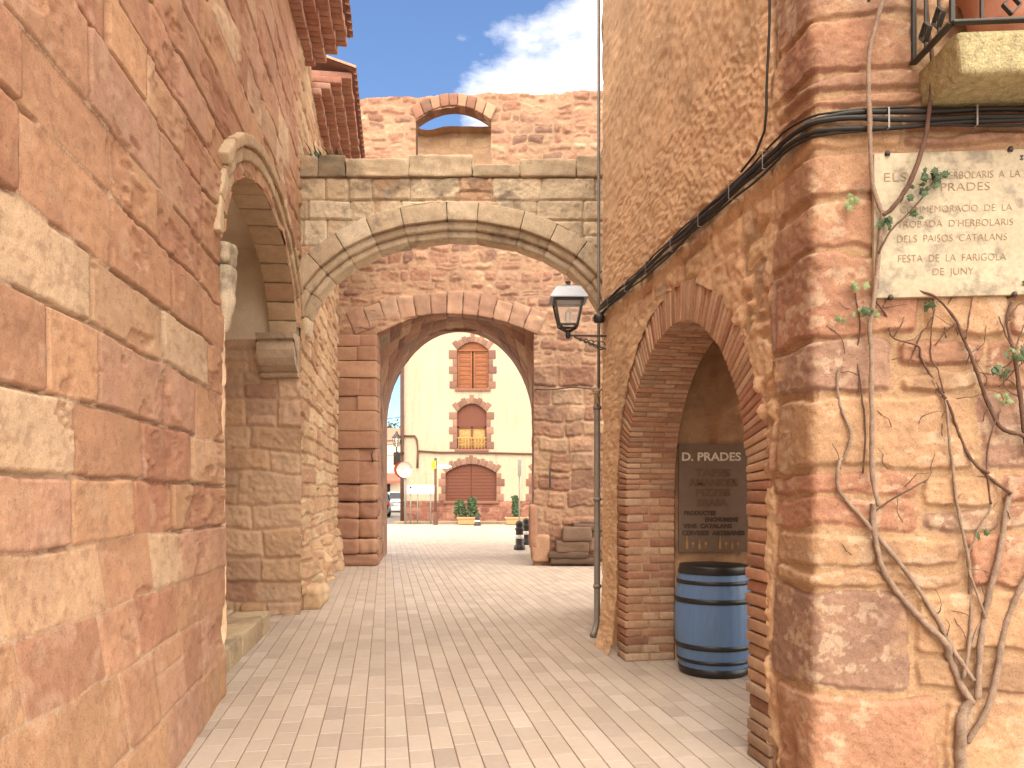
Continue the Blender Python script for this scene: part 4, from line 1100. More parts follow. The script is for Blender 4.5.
vine([c7(*p) for p in ((345, 540), (365, 440), (372, 330), (360, 240), (340, 150), (325, 60), (321, 0))]+[c6(*p) for p in ((485, 640), (478, 500), (470, 455))], .010, .006)
vine([c6(*p) for p in ((478, 470), (440, 400), (385, 310), (365, 265), (275, 230), (262, 165), (240, 130), (205, 92))], .007, .004, 'twig')
vine([c6(*p) for p in ((365, 265), (385, 215), (410, 180), (432, 130), (430, 80))], .005, .003, 'twig')
vine([c6(*p) for p in ((365, 265), (345, 310), (332, 340))], .004, .002, 'twig'); vine([c6(*p) for p in ((275, 230), (300, 190), (315, 150))], .005, .002, 'twig')
vine([c6(*p) for p in ((470, 450), (445, 360), (425, 300), (425, 200), (430, 120))], .004, .003, 'twig')
vine([c7(*p) for p in ((378, 590), (390, 480), (405, 380), (420, 300), (440, 220), (455, 130), (466, 85))], .017, .013)
vine([c7(*p) for p in ((466, 85), (430, 55), (395, 25))]+[c6(*p) for p in ((640, 755), (590, 720), (545, 620), (510, 540), (480, 475))], .009, .006, 'twig')
vine([c7(*p) for p in ((368, 465), (395, 400), (400, 385), (372, 310), (362, 245), (385, 180), (420, 110))], .008, .005)
vine([c7(420, 110)]+[c6(*p) for p in ((640, 720), (650, 600), (690, 510), (680, 560))], .005, .003, 'twig')
vine([c7(*p) for p in ((360, 700), (400, 620), (430, 530), (450, 430), (475, 350), (509, 270), (540, 190), (560, 120))], .016, .012)
vine([c6(*p) for p in ((800, 640), (760, 610), (690, 580), (640, 480), (600, 390), (570, 310), (545, 240), (510, 160), (430, 80), (370, 50), (325, 28))], .012, .004, 'twig', .05)
vine([c6(*p) for p in ((545, 240), (560, 160), (580, 75))], .005, .003, 'twig', .05); vine([c6(*p) for p in ((510, 180), (470, 220), (440, 260))], .005, .002, 'twig')
vine([c6(*p) for p in ((480, 230), (480, 130), (520, 50))], .004, .002, 'twig')
vine([c6(*p) for p in ((800, 690), (775, 560), (750, 400), (735, 290), (712, 170), (727, 92))], .014, .005, 'twig', .05)
vine([c6(*p) for p in ((740, 330), (770, 320), (800, 360))], .008, .006, 'twig', .05); vine([c6(*p) for p in ((735, 270), (700, 230), (680, 150))], .005, .003, 'twig', .05)
vine([c6(*p) for p in ((712, 170), (750, 110), (800, 90))], .004, .003, 'twig', .05); vine([c6(*p) for p in ((730, 290), (765, 220), (785, 170))], .004, .002, 'twig', .05)
vine([c6(*p) for p in ((85, 295), (75, 230), (15, 185))], .003, .002, 'twig'); vine([c7(*p) for p in ((130, 130), (170, 100), (210, 75), (262, 48))], .006, .004, 'twig')
vine([c6(*p) for p in ((75, 740), (60, 690), (35, 640))], .003, .002, 'twig')
vine([c6(*p) for p in ((160, 760), (165, 600), (150, 420), (140, 300), (150, 180), (125, 60))], .005, .003, 'twig', .03)
rt = np.random.RandomState(77)            # fine dead twigs and tendrils
for k in range(46):
    u0, v0 = rt.uniform(838, 1020), rt.uniform(300, 640)
    if v0 > 560 and u0 < 900: continue
    a0 = rt.uniform(0, 6.28); pts = [(u0, v0)]
    for q in range(3):
        a0 += rt.uniform(-.7, .7); l0 = rt.uniform(5, 13); pts.append((pts[-1][0]+math.cos(a0)*l0, pts[-1][1]-abs(math.sin(a0))*l0))
    vine(pts, .0028, .0012, 'twig', .035, 'twig')
def leaf(mb, p, s, rg, n_=nf):
    # a lobed leaf, bent along its midrib
    ang = rg.uniform(0, 2*math.pi); tl = rg.uniform(-.7, .7); t2 = rg.uniform(-.5, .5)
    ex = df*math.cos(ang)+np.array([0, 0, 1])*math.sin(ang); ey = np.cross(n_, ex)
    ex = ex*math.cos(tl)+n_*math.sin(tl); ey = ey*math.cos(t2)+n_*math.sin(t2)
    pr = [(0, 0), (.15, .32), (-.02, .55), (.35, .5), (.5, .78), (.68, .42), (1.05, 0), (.68, -.42), (.5, -.78), (.35, -.5), (-.02, -.55), (.15, -.32)]
    V = [p+ex*(.4*s)+n_*.15*s]+[p+ex*a*s+ey*b*s+n_*(-.25*abs(b)*s) for a, b in pr]; m_ = len(pr)
    mb.add(V, None, [(0, 1+i, 1+(i+1) % m_) for i in range(m_)])
rg = np.random.RandomState(3)
mb = MB()
for (u, v, n_, sp) in ((925, 186, 9, 12), (912, 196, 5, 8), (934, 182, 4, 6), (897, 205, 5, 5), (907, 222, 3, 4), (880, 230, 3, 5), (878, 232, 3, 5), (863, 8, 4, 5), (918, 312, 3, 3), (993, 372, 5, 6), (1005, 360, 4, 6), (972, 533, 2, 3), (866, 316, 3, 5)):
    for k in range(n_): leaf(mb, fw(u+rg.uniform(-sp, sp), v+rg.uniform(-sp, sp)*.7, .08+rg.rand()*.04), rg.uniform(.022, .042), rg)
tag(mk('leaves', mb, M['leaf'], vi), 'dark green leaves')
mb = MB()
for (u, v, n_, sp) in ((846, 206, 4, 6), (852, 289, 6, 8), (838, 320, 2, 3), (853, 318, 4, 5), (867, 314, 4, 5), (997, 398, 5, 7), (1007, 352, 3, 5), (848, 208, 3, 4)):
    for k in range(n_): leaf(mb, fw(u+rg.uniform(-sp, sp), v+rg.uniform(-sp, sp)*.6, .05+rg.rand()*.03), rg.uniform(.02, .036), rg)
tag(mk('leaves', mb, M['paleleaf'], vi), 'pale green leaves')

# flower pot on the balcony
fpc = np.array([2.52, fy(2.52)+.21, bz1+.0])
fp = thing('flower_pot', 'large terracotta flower pot behind the balcony railing', 'pot', tuple(fpc))
mb = MB(); lathe(mb, [(0, .004), (.15, .004), (.16, .02), (.165, .05), (.175, .06), (.18, .12), (.205, .28), (.22, .30), (.22, .35), (.2, .35), (.19, .3), (0, .3)], fpc, 40); 
V_ = mb.V[0]; V_[:, 0] = fpc[0]+(V_[:, 0]-fpc[0])*1.75; mk('pot', mb, M['terracotta'], fp)
mb = MB()
for k in range(60):
    a = rg.uniform(0, 6.28); p = fpc+np.array([math.cos(a)*.28*rg.rand(), math.sin(a)*.15*rg.rand(), .34+rg.rand()*.2]); leaf(mb, p, .04, rg)
mk('plant', mb, M['leaf'], fp)

# weed on the stone arch
wpnt = np.array([-2.55, ay+.1, 5.93])
wd_ = thing('weed', 'tuft of green weeds growing on the left top of the stone arch', 'weed', tuple(wpnt))
mb = MB()
for k in range(90):
    b0 = wpnt+np.array([rg.uniform(-.22, .25), rg.uniform(-.1, .25), -.03]); d = np.array([rg.uniform(-.5, .5), rg.uniform(-.5, .3), 1]); d /= np.linalg.norm(d)
    L = rg.uniform(.08, .26)*(1.25 if b0[0] > wpnt[0]-.05 else .7); sdv = np.array([rg.randn(), rg.randn(), 0]); sdv /= np.linalg.norm(sdv)
    w_ = .012; mid = b0+d*L*.6; tip = b0+d*L+np.array([d[0]*.08, d[1]*.08, -.03])
    mb.add([b0-sdv*w_*.4, b0+sdv*w_*.4, mid+sdv*w_, mid-sdv*w_, tip], [(0, 1, 2, 3)], [(3, 2, 4)])
mk('blades', mb, M['leaf'], wd_)

# ------------------------------------------------------------------ house across the square
FYH = 37.5; ho = thing('house_facade', 'cream rendered three-storey house with brown shutters across the sunny square', 'house', (0, FYH, 0))
hx0, hx1, hz1 = -5.24, 9.0, 11.6
def U(u): return (u-512)/F*FYH
def W(v): return CZ+(HV-v)/F*FYH
WIN = []                                   # x0, x1, bottom, springing, crown, kind
def addw(u0, u1, v0, vs, vt, kind): WIN.append((U(u0), U(u1), W(v0), W(vs), W(vt), kind))
addw(457, 488.5, 388.5, 350, 342, 'top'); addw(457, 486.5, 449, 412, 403.5, 'mid'); addw(445.5, 496.5, 501, 473, 464, 'door')
addw(545, 577, 388.5, 350, 342, 'top'); addw(545, 575, 449, 412, 403.5, 'mid'); addw(533, 584, 501, 473, 464, 'door')
def whole(S, Z):
    r = np.full(S.shape, 9.)
    for (x0, x1, zb, zs, zt, k) in WIN:
        c, hw = (x0+x1)/2, (x1-x0)/2; q = np.clip((S-c)/hw, -1.3, 1.3); top = zs+(zt-zs)*(1-q*q)
        r = np.minimum(r, np.maximum(np.maximum(np.abs(S-c)-hw, Z-top), zb-Z))
    return r
def lay_h(S, Z):
    h, c = courses(S, Z, 141, (.25, .4), (.3, .6), [(A(178, 112, 88, .6), 3), (A(196, 130, 104, .6), 2), (A(160, 98, 78, .6), 2)], A(206, 160, 130, .6), joint=.02, edge=.03, relief=.03, split=.1, warp=.02)
    pl = sst((Z-W(501)+.02*fbm(S*3, Z*0, 142, 2))/.03)
    LA['a'] = np.maximum(LA['a'], pl)
    cr = A(246, 220, 184, .5)*(1+.05*fbm(S*.8, Z*.8, 143, 5))[..., None]
    return h*(1-pl), c*(1-pl[..., None])+cr*pl[..., None]
mb = sheet(flat((0, FYH, 0), (1, 0, 0), (0, -1, 0)), np.arange(hx0, hx1, .05), np.arange(0, hz1, .05), lay_h, whole)
cw = A(246, 220, 184, .5)
mb.add([(hx0, FYH, 0), (hx0, FYH+9, 0), (hx0, FYH+9, hz1), (hx0, FYH, hz1)], [(0, 1, 2, 3)], None, cw)
mb.add([(hx1, FYH, 0), (hx1, FYH+9, 0), (hx1, FYH+9, hz1), (hx1, FYH, hz1)], [(0, 1, 2, 3)], None, cw)
mb.add([(hx0, FYH+9, 0), (hx1, FYH+9, 0), (hx1, FYH+9, hz1), (hx0, FYH+9, hz1)], [(0, 1, 2, 3)], None, cw)
mk('wall', mb, M['plinthstone'], ho)
mb = MB()
mb.add([(hx0-.5, FYH-.5, hz1), (hx1+.5, FYH-.5, hz1), (hx1+.5, FYH+4.5, hz1+1.8), (hx0-.5, FYH+4.5, hz1+1.8), (hx0-.5, FYH+9.5, hz1), (hx1+.5, FYH+9.5, hz1)],
       [(0, 1, 2, 3), (3, 2, 5, 4), (0, 1, 5, 4)], [(0, 3, 4), (1, 2, 5)], A(190, 124, 96)); mk('roof', mb, M['rooftile'], ho, smooth=False)
rng = np.random.RandomState(23)
PS = [(A(168, 118, 96, .6), 3), (A(184, 132, 108, .6), 2), (A(154, 106, 88, .6), 2)]
for (x0, x1, zb, zs, zt, kind) in WIN:
    c, hw = (x0+x1)/2, (x1-x0)/2; mb = MB(); z = zb; k = 0
    while z < zs-.02:                      # toothed jamb stones
        hgt = min(.36, zs-z); hgt = zs-z if zs-z < .5 else .36
        for sgn in (-1, 1):
            wj = (.36 if (k % 2 == 0) else .21)*rng.uniform(.9, 1.1); xa = c+sgn*hw
            bx(mb, min(xa, xa+sgn*wj), max(xa, xa+sgn*wj), FYH-.03, FYH+.25, z+.004, z+hgt-.006, pick(PS, rng, .1), .015)
        z += hgt; k += 1
    nv = 9 if kind != 'door' else 15
    for k in range(nv):
        c8 = np.zeros((2, 2, 2, 3)); e = .34 if k % 2 == 0 else .27
        if k == nv//2: e = .42
        for i, q in enumerate((-1+2*k/nv+.01, -1+2*(k+1)/nv-.01)):
            for j, ee in enumerate((0, e)):
                for l, yy in enumerate((FYH-.035, FYH+.25)): c8[i, j, l] = (c+q*(hw+ee*.75), yy, zs+(zt-zs)*(1-q*q)+ee)
        block(mb, c8, pick(PS, rng, .1), .015)
    win = mk('window' if kind != 'door' else 'doorway', mb, M['sandstone'], ho)
    mb = MB(); bx(mb, x0-.1, x1+.1, FYH-.09, FYH+.25, zb-.13, zb-.005, A(170, 112, 90, .6), .015); mk('sill', mb, M['sandstone'], win)
    mb = MB(); mb.add([(x0, FYH+.3, zb), (x1, FYH+.3, zb), (x1, FYH+.3, zt), (x0, FYH+.3, zt)], [(0, 1, 2, 3)]); mk('dark_gap', mb, M['darkroom'], win, smooth=False)
    def archtop(xa, xb, y, zlo, m, nm, th=.04):
        mb = MB(); n = 12; xs = np.linspace(xa, xb, n); tp = [zs+(zt-zs)*(1-((x-c)/hw)**2) for x in xs]
        V = [(x, y, zlo) for x in xs]+[(x, y, t) for x, t in zip(xs, tp)]+[(x, y+th, zlo) for x in xs]+[(x, y+th, t) for x, t in zip(xs, tp)]
        Q = [(i, i+1, n+i+1, n+i) for i in range(n-1)]+[(n+i, n+i+1, 3*n+i+1, 3*n+i) for i in range(n-1)]+[(i, i+1, 2*n+i+1, 2*n+i) for i in range(n-1)]
        mb.add(V, Q); return mk(nm, mb, M[m], win, smooth=False)
    if kind == 'top':
        for xa, xb in ((x0, c-.02), (c+.02, x1)):
            mb = MB(); z = zb+.01
            while z < zs-.05:
                bx(mb, xa+.09, xb-.09, FYH+.11, FYH+.14, z, z+.20, bev=.004); z += .215
            bx(mb, xa+.01, xa+.1, FYH+.09, FYH+.15, zb, zs, bev=.004); bx(mb, xb-.1, xb-.01, FYH+.09, FYH+.15, zb, zs, bev=.004)
            mk('shutter', mb, M['wood'], win)
        archtop(x0, x1, FYH+.1, zs, 'wood', 'transom')
        mb = MB(); bx(mb, x0-.02, x1+.02, FYH+.05, FYH+.12, zs-.05, zs+.03); mk('lintel_rail', mb, M['wood'], win)
    elif kind == 'mid':
        zm = zb+(zt-zb)*.5
        archtop(x0, x1, FYH+.12, zm, 'brownpaint', 'roller_blind')
        mb = MB(); bx(mb, x0, x1, FYH+.2, FYH+.22, zb, zm); mk('curtain', mb, M['lace'], win)
        mb = MB()
        for xa in (x0+.04, c, x1-.04): bx(mb, xa-.045, xa+.045, FYH+.13, FYH+.2, zb, zm)
        bx(mb, x0, x1, FYH+.13, FYH+.2, zb, zb+.07); bx(mb, x0, x1, FYH+.13, FYH+.2, zm-.08, zm); mk('frame', mb, M['brownpaint'], win)
        mb = MB()
        for i in range(9):
            xx = x0+.08+(x1-x0-.16)*i/8; bx(mb, xx-.015, xx+.015, FYH+.02, FYH+.045, zb, zb+.55)
            tube(mb, [np.array([xx+.05+math.cos(a)*.05, FYH+.03, zb+.28+math.sin(a)*.09]) for a in np.linspace(0, 6.28, 12)], .012, 5)
        bx(mb, x0, x1, FYH+.015, FYH+.05, zb+.52, zb+.57); mk('railing', mb, M['gold'], win)
    else:
        for xa, xb in ((x0, c-.012), (c+.012, x1)): archtop(xa, xb, FYH+.12, zb, 'brownpaint', 'door_leaf')
        mb = MB()
        z = zb+.12
        while z < zs+.1: bx(mb, x0+.06, c-.05, FYH+.105, FYH+.121, z, z+.012); bx(mb, c+.05, x1-.06, FYH+.105, FYH+.121, z, z+.012); z += .16
        mk('board_lines', mb, M['brownpaint'], win)
# cable, conduit and lamp on the facade
mb = MB(); hp = lambda u, v, d=.06: np.array([U(u), FYH-d, W(v)])
tube(mb, [hp(404, 436), hp(415, 436), hp(417, 440), hp(418, 451), hp(440, 452.5), hp(470, 452.5), hp(533, 454), hp(600, 456)], .05, 6); tube(mb, [hp(418, 450), hp(417.5, 468)], .05, 6)
mk('conduit', mb, M['twig'], ho)
mb = MB(); tube(mb, [np.array([hx0-.08, FYH-.1, z]) for z in (0, 4, 8, W(350))], .09, 10)
tag(mk('utility_pole', mb, M['twig']), 'dark slender pole standing at the left edge of the cream house', 'pole')
sl_ = thing('street_lamp', 'small glass street lamp on the corner of the cream house', 'lamp', (hx0-.2, FYH-.2, W(445)))
lp = np.array([U(397.5), FYH-.3, W(447)]); k_ = FYH/F
mb = MB(); lathe(mb, [(0, 0), (2.6*k_, .0), (4.2*k_, 9*k_), (0, 9*k_)], lp, 6); mk('glass', mb, M['glass'], sl_)
mb = MB(); lathe(mb, [(5*k_, 9*k_), (4.2*k_, 10*k_), (1.5*k_, 13*k_), (1*k_, 15*k_), (0, 15.5*k_)], lp, 6); mk('cap', mb, M['iron'], sl_)
mb = MB()
for a in range(6):
    th = a*math.pi/3; d = np.array([math.cos(th), math.sin(th), 0]); bar(mb, lp+d*2.6*k_, lp+d*4.2*k_+[0, 0, 9*k_], .03, .03)
tube(mb, [lp+[0, 0, 0], lp+[0, 0, -5*k_], lp+[3*k_, 0, -7*k_], lp+[7*k_, .1, -6*k_]], .04, 6); mk('frame', mb, M['iron'], sl_)
# traffic mirror, boards, posts
my = 36.0; mc_ = at(404.5, 469.5, my)
tm = thing('traffic_mirror', 'round white-faced traffic mirror on a grey post at the square', 'mirror', (mc_[0], my, 0))
def disc(c, r, n=28, dep=.06, dirv=(0, -1, 0)):
    mb = MB(); V = [c+np.array([0, -dep, 0])]+[c+np.array([math.cos(a)*r, -dep*.3, math.sin(a)*r]) for a in np.linspace(0, 2*math.pi, n, endpoint=False)]+[c+np.array([math.cos(a)*r*1.02, .05, math.sin(a)*r*1.02]) for a in np.linspace(0, 2*math.pi, n, endpoint=False)]
    mb.add(V, [(1+i, 1+(i+1) % n, 1+n+(i+1) % n, 1+n+i) for i in range(n)], [(0, 1+i, 1+(i+1) % n) for i in range(n)]); return mb
mk('mirror_face', disc(mc_, 8*my/F), M['mirrorface'], tm); mk('backing', disc(mc_+[-.12, .1, 0], 8.4*my/F), M['redmetal'], tm)
mb = MB(); tube(mb, [(mc_[0]+.02, my+.15, 0), (mc_[0]+.02, my+.15, mc_[2]+.3)], .05, 8); mk('post', mb, M['greymetal'], tm)
iy = 36.2; a, b = at(407, 494, iy), at(434.5, 485, iy)
ib = thing('information_board', 'white rectangular information board with blue dot on thin posts', 'sign', ((a[0]+b[0])/2, iy, 0))
mb = MB(); bx(mb, a[0], b[0], iy-.03, iy+.03, a[2], b[2]); mk('panel', mb, M['signwhite'], ib)
mk('emblem', disc(at(410.5, 487.5, iy-.04), .055, 16, .004), M['blue'], ib)
for u in (410.5, 417.5, 430.5):
    mb = MB(); x = at(u, 500, iy)[0]; tube(mb, [(x, iy+.05, 0), (x, iy+.05, a[2]+.3)], .03, 8); mk('post', mb, M['greymetal'], ib)
dy = 35.4; dx = at(435.5, 500, dy)[0]
dp = thing('direction_post', 'tall brown post with small yellow sign and white arrow board', 'signpost', (dx, dy, 0))
mb = MB(); tube(mb, [(dx, dy, 0), (dx, dy, at(0, 458, dy)[2])], .06, 10); lathe(mb, [(.11, 0), (.11, .35), (.075, .42), (.075, .6), (.05, .62)], (dx, dy, 0), 12); mk('post', mb, M['twig'], dp)
a, b = at(431.5, 469, dy), at(436, 461, dy); mb = MB(); bx(mb, a[0], b[0], dy-.09, dy-.065, a[2], b[2]); mk('sign_plate', mb, M['yellow'], dp)
a, b = at(437, 468.5, dy), at(450, 464.5, dy); mb = MB(); bx(mb, a[0], b[0]-.1, dy-.03, dy+.0, a[2], b[2]); mb.add([(b[0]-.1, dy-.03, a[2]), (b[0]+.1, dy-.03, (a[2]+b[2])/2), (b[0]-.1, dy-.03, b[2])], None, [(0, 1, 2)]); mk('arrow_board', mb, M['signwhite'], dp)
ny = 33.5; nx = at(519.3, 500, ny)[0]
np_ = thing('sign_pole', 'slim grey pole with a narrow sign seen edge-on beside the right planter', 'signpost', (nx, ny, 0))
mb = MB(); tube(mb, [(nx, ny, 0), (nx, ny, at(0, 459, ny)[2])], .03, 8); mk('post', mb, M['greymetal'], np_)
a, b = at(517.6, 476, ny), at(521.2, 460, ny); mb = MB(); bx(mb, a[0], b[0], ny-.35, ny-.03, a[2], b[2]); mk('sign_plate', mb, M['greymetal'], np_)
# bollards
def bollard(name, Yb, u, sc_, label):
    x = at(u, 500, Yb)[0]; o = thing(name, label, 'bollard', (x, Yb, 0), 'bollards on the square'); c = (x, Yb, 0)
    mb = MB(); lathe(mb, [(.15, 0), (.16, .04), (.15, .1), (.11, .14), (.10, .5*sc_), (.12, .54*sc_), (.12, .58*sc_), (.09, .6*sc_), (.1, .64*sc_), (.11, .70*sc_), (.08, .76*sc_), (0, .79*sc_)], c, 20); mk('body', mb, M['iron'], o)
    mb = MB(); lathe(mb, [(.11, .3*sc_), (.118, .31*sc_), (.116, .39*sc_), (.108, .4*sc_)], c, 20); mk('band', mb, M['signwhite'], o); return o
bollard('bollard', 20.7, 519.5, 1.0, 'dark bollard with pale band, nearest one, standing forward on the square')
bollard('bollard', 22.6, 526.3, 1.0, 'dark bollard with pale band, half hidden behind the nearest bollard')
bollard('bollard', 34.6, 477.3, .62, 'small distant bollard beside the leafy trough planter')
# trough planters with shrubs
def trough(u0, u1, vt, lab, slab, shp):
    Yp = 35.3; x0, x1 = at(u0, 500, Yp)[0], at(u1, 500, Yp)[0]; zt = at(0, vt, Yp)[2]
    o = thing('planter', lab, 'planter', ((x0+x1)/2, Yp, 0), 'stone trough planters'); mb = MB()
    c8 = hexa((x0, Yp, .02), (x1-x0, 0, 0), (0, .5, 0), (0, 0, zt)); cen = c8[:, :, 0].mean((0, 1)); c8[:, :, 0] = cen+(c8[:, :, 0]-cen)*.9
    block(mb, c8, (.5, .4, .3), .03); bx(mb, x0-.03, x1+.03, Yp-.03, Yp+.53, zt-.06, zt+.02); mk('trough', mb, M['planter'], o)
    s = thing('shrub', slab, 'shrub', ((x0+x1)/2, Yp+.25, zt)); mbl = MB(); mbs = MB(); r2 = np.random.RandomState(int(u0))
    for (uc, wv, hv) in shp:
        xc = at(uc, 500, Yp)[0]
        for k in range(260):
            tt_ = r2.rand()**.7; ww = wv*(1-.55*tt_)*math.sqrt(r2.rand()); aa = r2.uniform(0, 6.28)
            p = np.array([xc+math.cos(aa)*ww, Yp+.25+math.sin(aa)*ww*.5, zt+tt_*hv]); leaf(mbl, p, r2.uniform(.06, .12), r2, np.array([r2.randn()*.5, -1, r2.randn()*.5]))
        for k in range(5): tube(mbs, [(xc+r2.uniform(-.1, .1), Yp+.25, zt-.05), (xc+r2.uniform(-.3, .3)*wv, Yp+.25, zt+hv*.7)], .015, 5)
    mk('foliage', mbl, M['leaf'], s); mk('stem', mbs, M['bark'], s)
trough(457.5, 476.5, 517.5, 'pale stone trough planter below the brown double doors', 'spreading leafy shrub in two clumps in the trough below the doors', ((459.5, .36, .75), (472, .36, .85)))
trough(505.5, 528, 517.5, 'pale stone trough planter by the slim sign pole', 'narrow upright clipped shrub in the trough by the sign pole', ((515.5, .2, .95),))

# ------------------------------------------------------------------ side street: cars, house, trees
def car(x, y, rz, m, label, L=4.1, Wd=1.72, Hh=1.48):
    o = bpy.data.objects.new('parked_car', None); COL.objects.link(o); tag(o, label, 'car', 'cars parked in the side street')
    mb = MB(); nx_ = 25; ys = np.linspace(-L/2, L/2, nx_)
    def topz(t): return np.interp(t, [-.5, -.47, -.40, -.22, .12, .27, .36, .48, .5], [.55, .86, .98, Hh, Hh-.03, 1.0, .92, .72, .5])
    V = []; ncs = 12
    for yv in ys:
        t = yv/L; tz = topz(t); hw = Wd/2*(1-.12*(abs(t)*2)**4); cab = max(0, min(1, (tz-.9)/.35))
        sec = [(-hw*.9, .2), (-hw, .35), (-hw, .72), (-hw*.97, min(tz, .9)), (-hw*(1-.2*cab), tz-.05 if tz > .95 else min(tz, .93)), (-hw*(1-.3*cab)*.85, tz)]
        sec = sec+[(-a_, b_) for a_, b_ in sec[::-1]]; V += [(a_, yv, b_) for a_, b_ in sec]
    Q = [(i*ncs+k, i*ncs+(k+1) % ncs, (i+1)*ncs+(k+1) % ncs, (i+1)*ncs+k) for i in range(nx_-1) for k in range(ncs)]
    for e in (0, (nx_-1)*ncs):
        for k in range(5): Q.append((e+k, e+k+1, e+10-k, e+11-k))
    mb.add(V, Q); mk('body', mb, M[m], o)
    mb = MB(); tz = Hh
    def pane(pts): mb.add(pts, [(0, 1, 2, 3)])
    hw = Wd/2
    pane([(-.62, -L*.41-.02, 1.0), (.62, -L*.41-.02, 1.0), (.52, -L*.26-.05, 1.4), (-.52, -L*.26-.05, 1.4)])
    pane([(-.64, L*.285+.03, 1.0), (.64, L*.285+.03, 1.0), (.52, L*.15+.03, 1.4), (-.52, L*.15+.03, 1.4)])
    for sgn in (-1, 1): pane([(sgn*(hw*.985), -L*.33, .97), (sgn*hw*.985, L*.24, .97), (sgn*hw*.83, L*.12, 1.40), (sgn*hw*.83, -L*.22, 1.40)])
    mk('window', mb, M['carglass'], o, smooth=False)
    for sgn in (-1, 1):
        for yv in (-L*.31, L*.31):
            mb = MB(); V = []; prof = [(.0, .0), (.3, 0), (.32, .04), (.32, .16), (.28, .2), (.2, .2), (0, .19)]
            for r_, w_ in prof:
                for k in range(18): V.append((sgn*(hw*.98-.2+w_), yv+r_*math.cos(k*math.pi/9), .32+r_*math.sin(k*math.pi/9)))
            mb.add(V, [(i*18+k, i*18+(k+1) % 18, (i+1)*18+(k+1) % 18, (i+1)*18+k) for i in range(len(prof)-1) for k in range(18)]); wh = mk('wheel', mb, M['rubber'], o)
            mb = MB(); V = [(sgn*(hw*.98+.008), yv+r_*math.cos(k*math.pi/9), .32+r_*math.sin(k*math.pi/9)) for r_ in (.0, .19) for k in range(18)]
            mb.add(V, [(k, (k+1) % 18, 18+(k+1) % 18, 18+k) for k in range(18)]); mk('rim', mb, M['greymetal'], wh)
        mb = MB(); bx(mb, sgn*.72-.12, sgn*.72+.12, -L/2-.0, -L/2+.2, .68, .84); mk('tail_light', mb, M['redlamp'], o)
        mb = MB(); bx(mb, sgn*.66-.14, sgn*.66+.14, L/2-.2, L/2+.0, .55, .68); mk('headlight', mb, M['signwhite'], o)
    mb = MB(); bx(mb, -.26, .26, -L/2-.025, -L/2+.02, .5, .62); mk('number_plate', mb, M['signwhite'], o)
    o.location = (x, y, 0); o.rotation_euler = (0, 0, rz); return o
car(at(392.5, 500, 56)[0], 58, R(10), 'carwhite', 'silver hatchback parked in the side street beyond the gate')
car(at(384.0, 500, 47)[0]-.45, 47, R(8), 'cardark', 'dark green car mostly hidden behind the left gate jamb')
car(at(398.5, 500, 68)[0], 70, R(10), 'cardark', 'distant dark car parked behind the silver hatchback')
fh = thing('distant_house', 'pale house with terracotta roof and awning at the end of the side street', 'house', (-14, 92, 0))
mb = MB(); bx(mb, -22, -9, 92, 100, 0, 7.5, A(244, 224, 194, .7), .02); bx(mb, -30, -22.2, 88, 98, 0, 6.0, A(238, 214, 182, .7), .02); mk('wall', mb, M['wallpaint'], fh)
mb = MB()
for (x0, x1, y0, y1, z) in ((-22.4, -8.6, 91.5, 100.5, 7.5), (-30.4, -22.0, 87.5, 98.5, 6.0)):
    mb.add([(x0, y0, z), (x1, y0, z), (x1, (y0+y1)/2, z+1.8), (x0, (y0+y1)/2, z+1.8), (x0, y1, z), (x1, y1, z)], [(0, 1, 2, 3), (3, 2, 5, 4), (0, 1, 5, 4)], [(0, 3, 4), (1, 2, 5)], A(196, 134, 104))
mk('roof', mb, M['rooftile'], fh, smooth=False)
mb = MB(); mb.add([(-16.8, 91.9, 3.6), (-13.0, 91.9, 3.6), (-12.8, 90.4, 2.7), (-17, 90.4, 2.7), (-17, 90.4, 2.4), (-12.8, 90.4, 2.4)], [(0, 1, 2, 3), (3, 2, 5, 4)], None, A(196, 110, 86)); mk('awning', mb, M['rooftile'], fh, smooth=False)
for (x, z) in ((-15.5, 4.6), (-13.6, 4.6), (-11.5, 4.6), (-11.5, 1.4), (-15, .8)):
    mb = MB(); bx(mb, x-.5, x+.5, 91.93, 92.02, z, z+1.5); mk('window', mb, M['darkroom'], fh)
sw = MB(); bx(sw, -9.2, -8.9, 17.5, 41, 0, 5.5, A(240, 212, 170, .7), .02)
def tree(x, y, H_, wv, seed, label):
    o = thing('leafy_tree', label, 'tree', (x, y, 0), 'trees beyond the side street'); r2 = np.random.RandomState(seed)
    mb = MB(); tube(mb, [(x, y, 0), (x+.1, y, H_*.3), (x, y, H_*.7)], [.25, .18, .06], 8)
    for k in range(7):
        a_ = r2.uniform(0, 6.28); tube(mb, [(x, y, H_*(.3+.05*k)), (x+math.cos(a_)*wv*.6, y+math.sin(a_)*wv*.6, H_*(.5+.06*k))], [.08, .02], 5)
    mk('trunk', mb, M['bark'], o); mb = MB(); cl = [(r2.randn()*wv*.45, r2.randn()*wv*.45, H_*(.65+.16*r2.randn())) for _ in range(16)]
    for c in cl:
        for k in range(80):
            d = r2.randn(3)*wv*.2; leaf(mb, np.array([x, y, 0])+np.array(c)+d, .28, r2, np.array([r2.randn(), r2.randn(), r2.randn()])/1.7)
    mk('crown', mb, M['leaf'], o)
tree(-17.6, 105, 13, 3.2, 1, 'green tree rising above the distant pale house')
tree(-23, 110, 11.5, 3.5, 2, 'green tree further left behind the distant pale house')
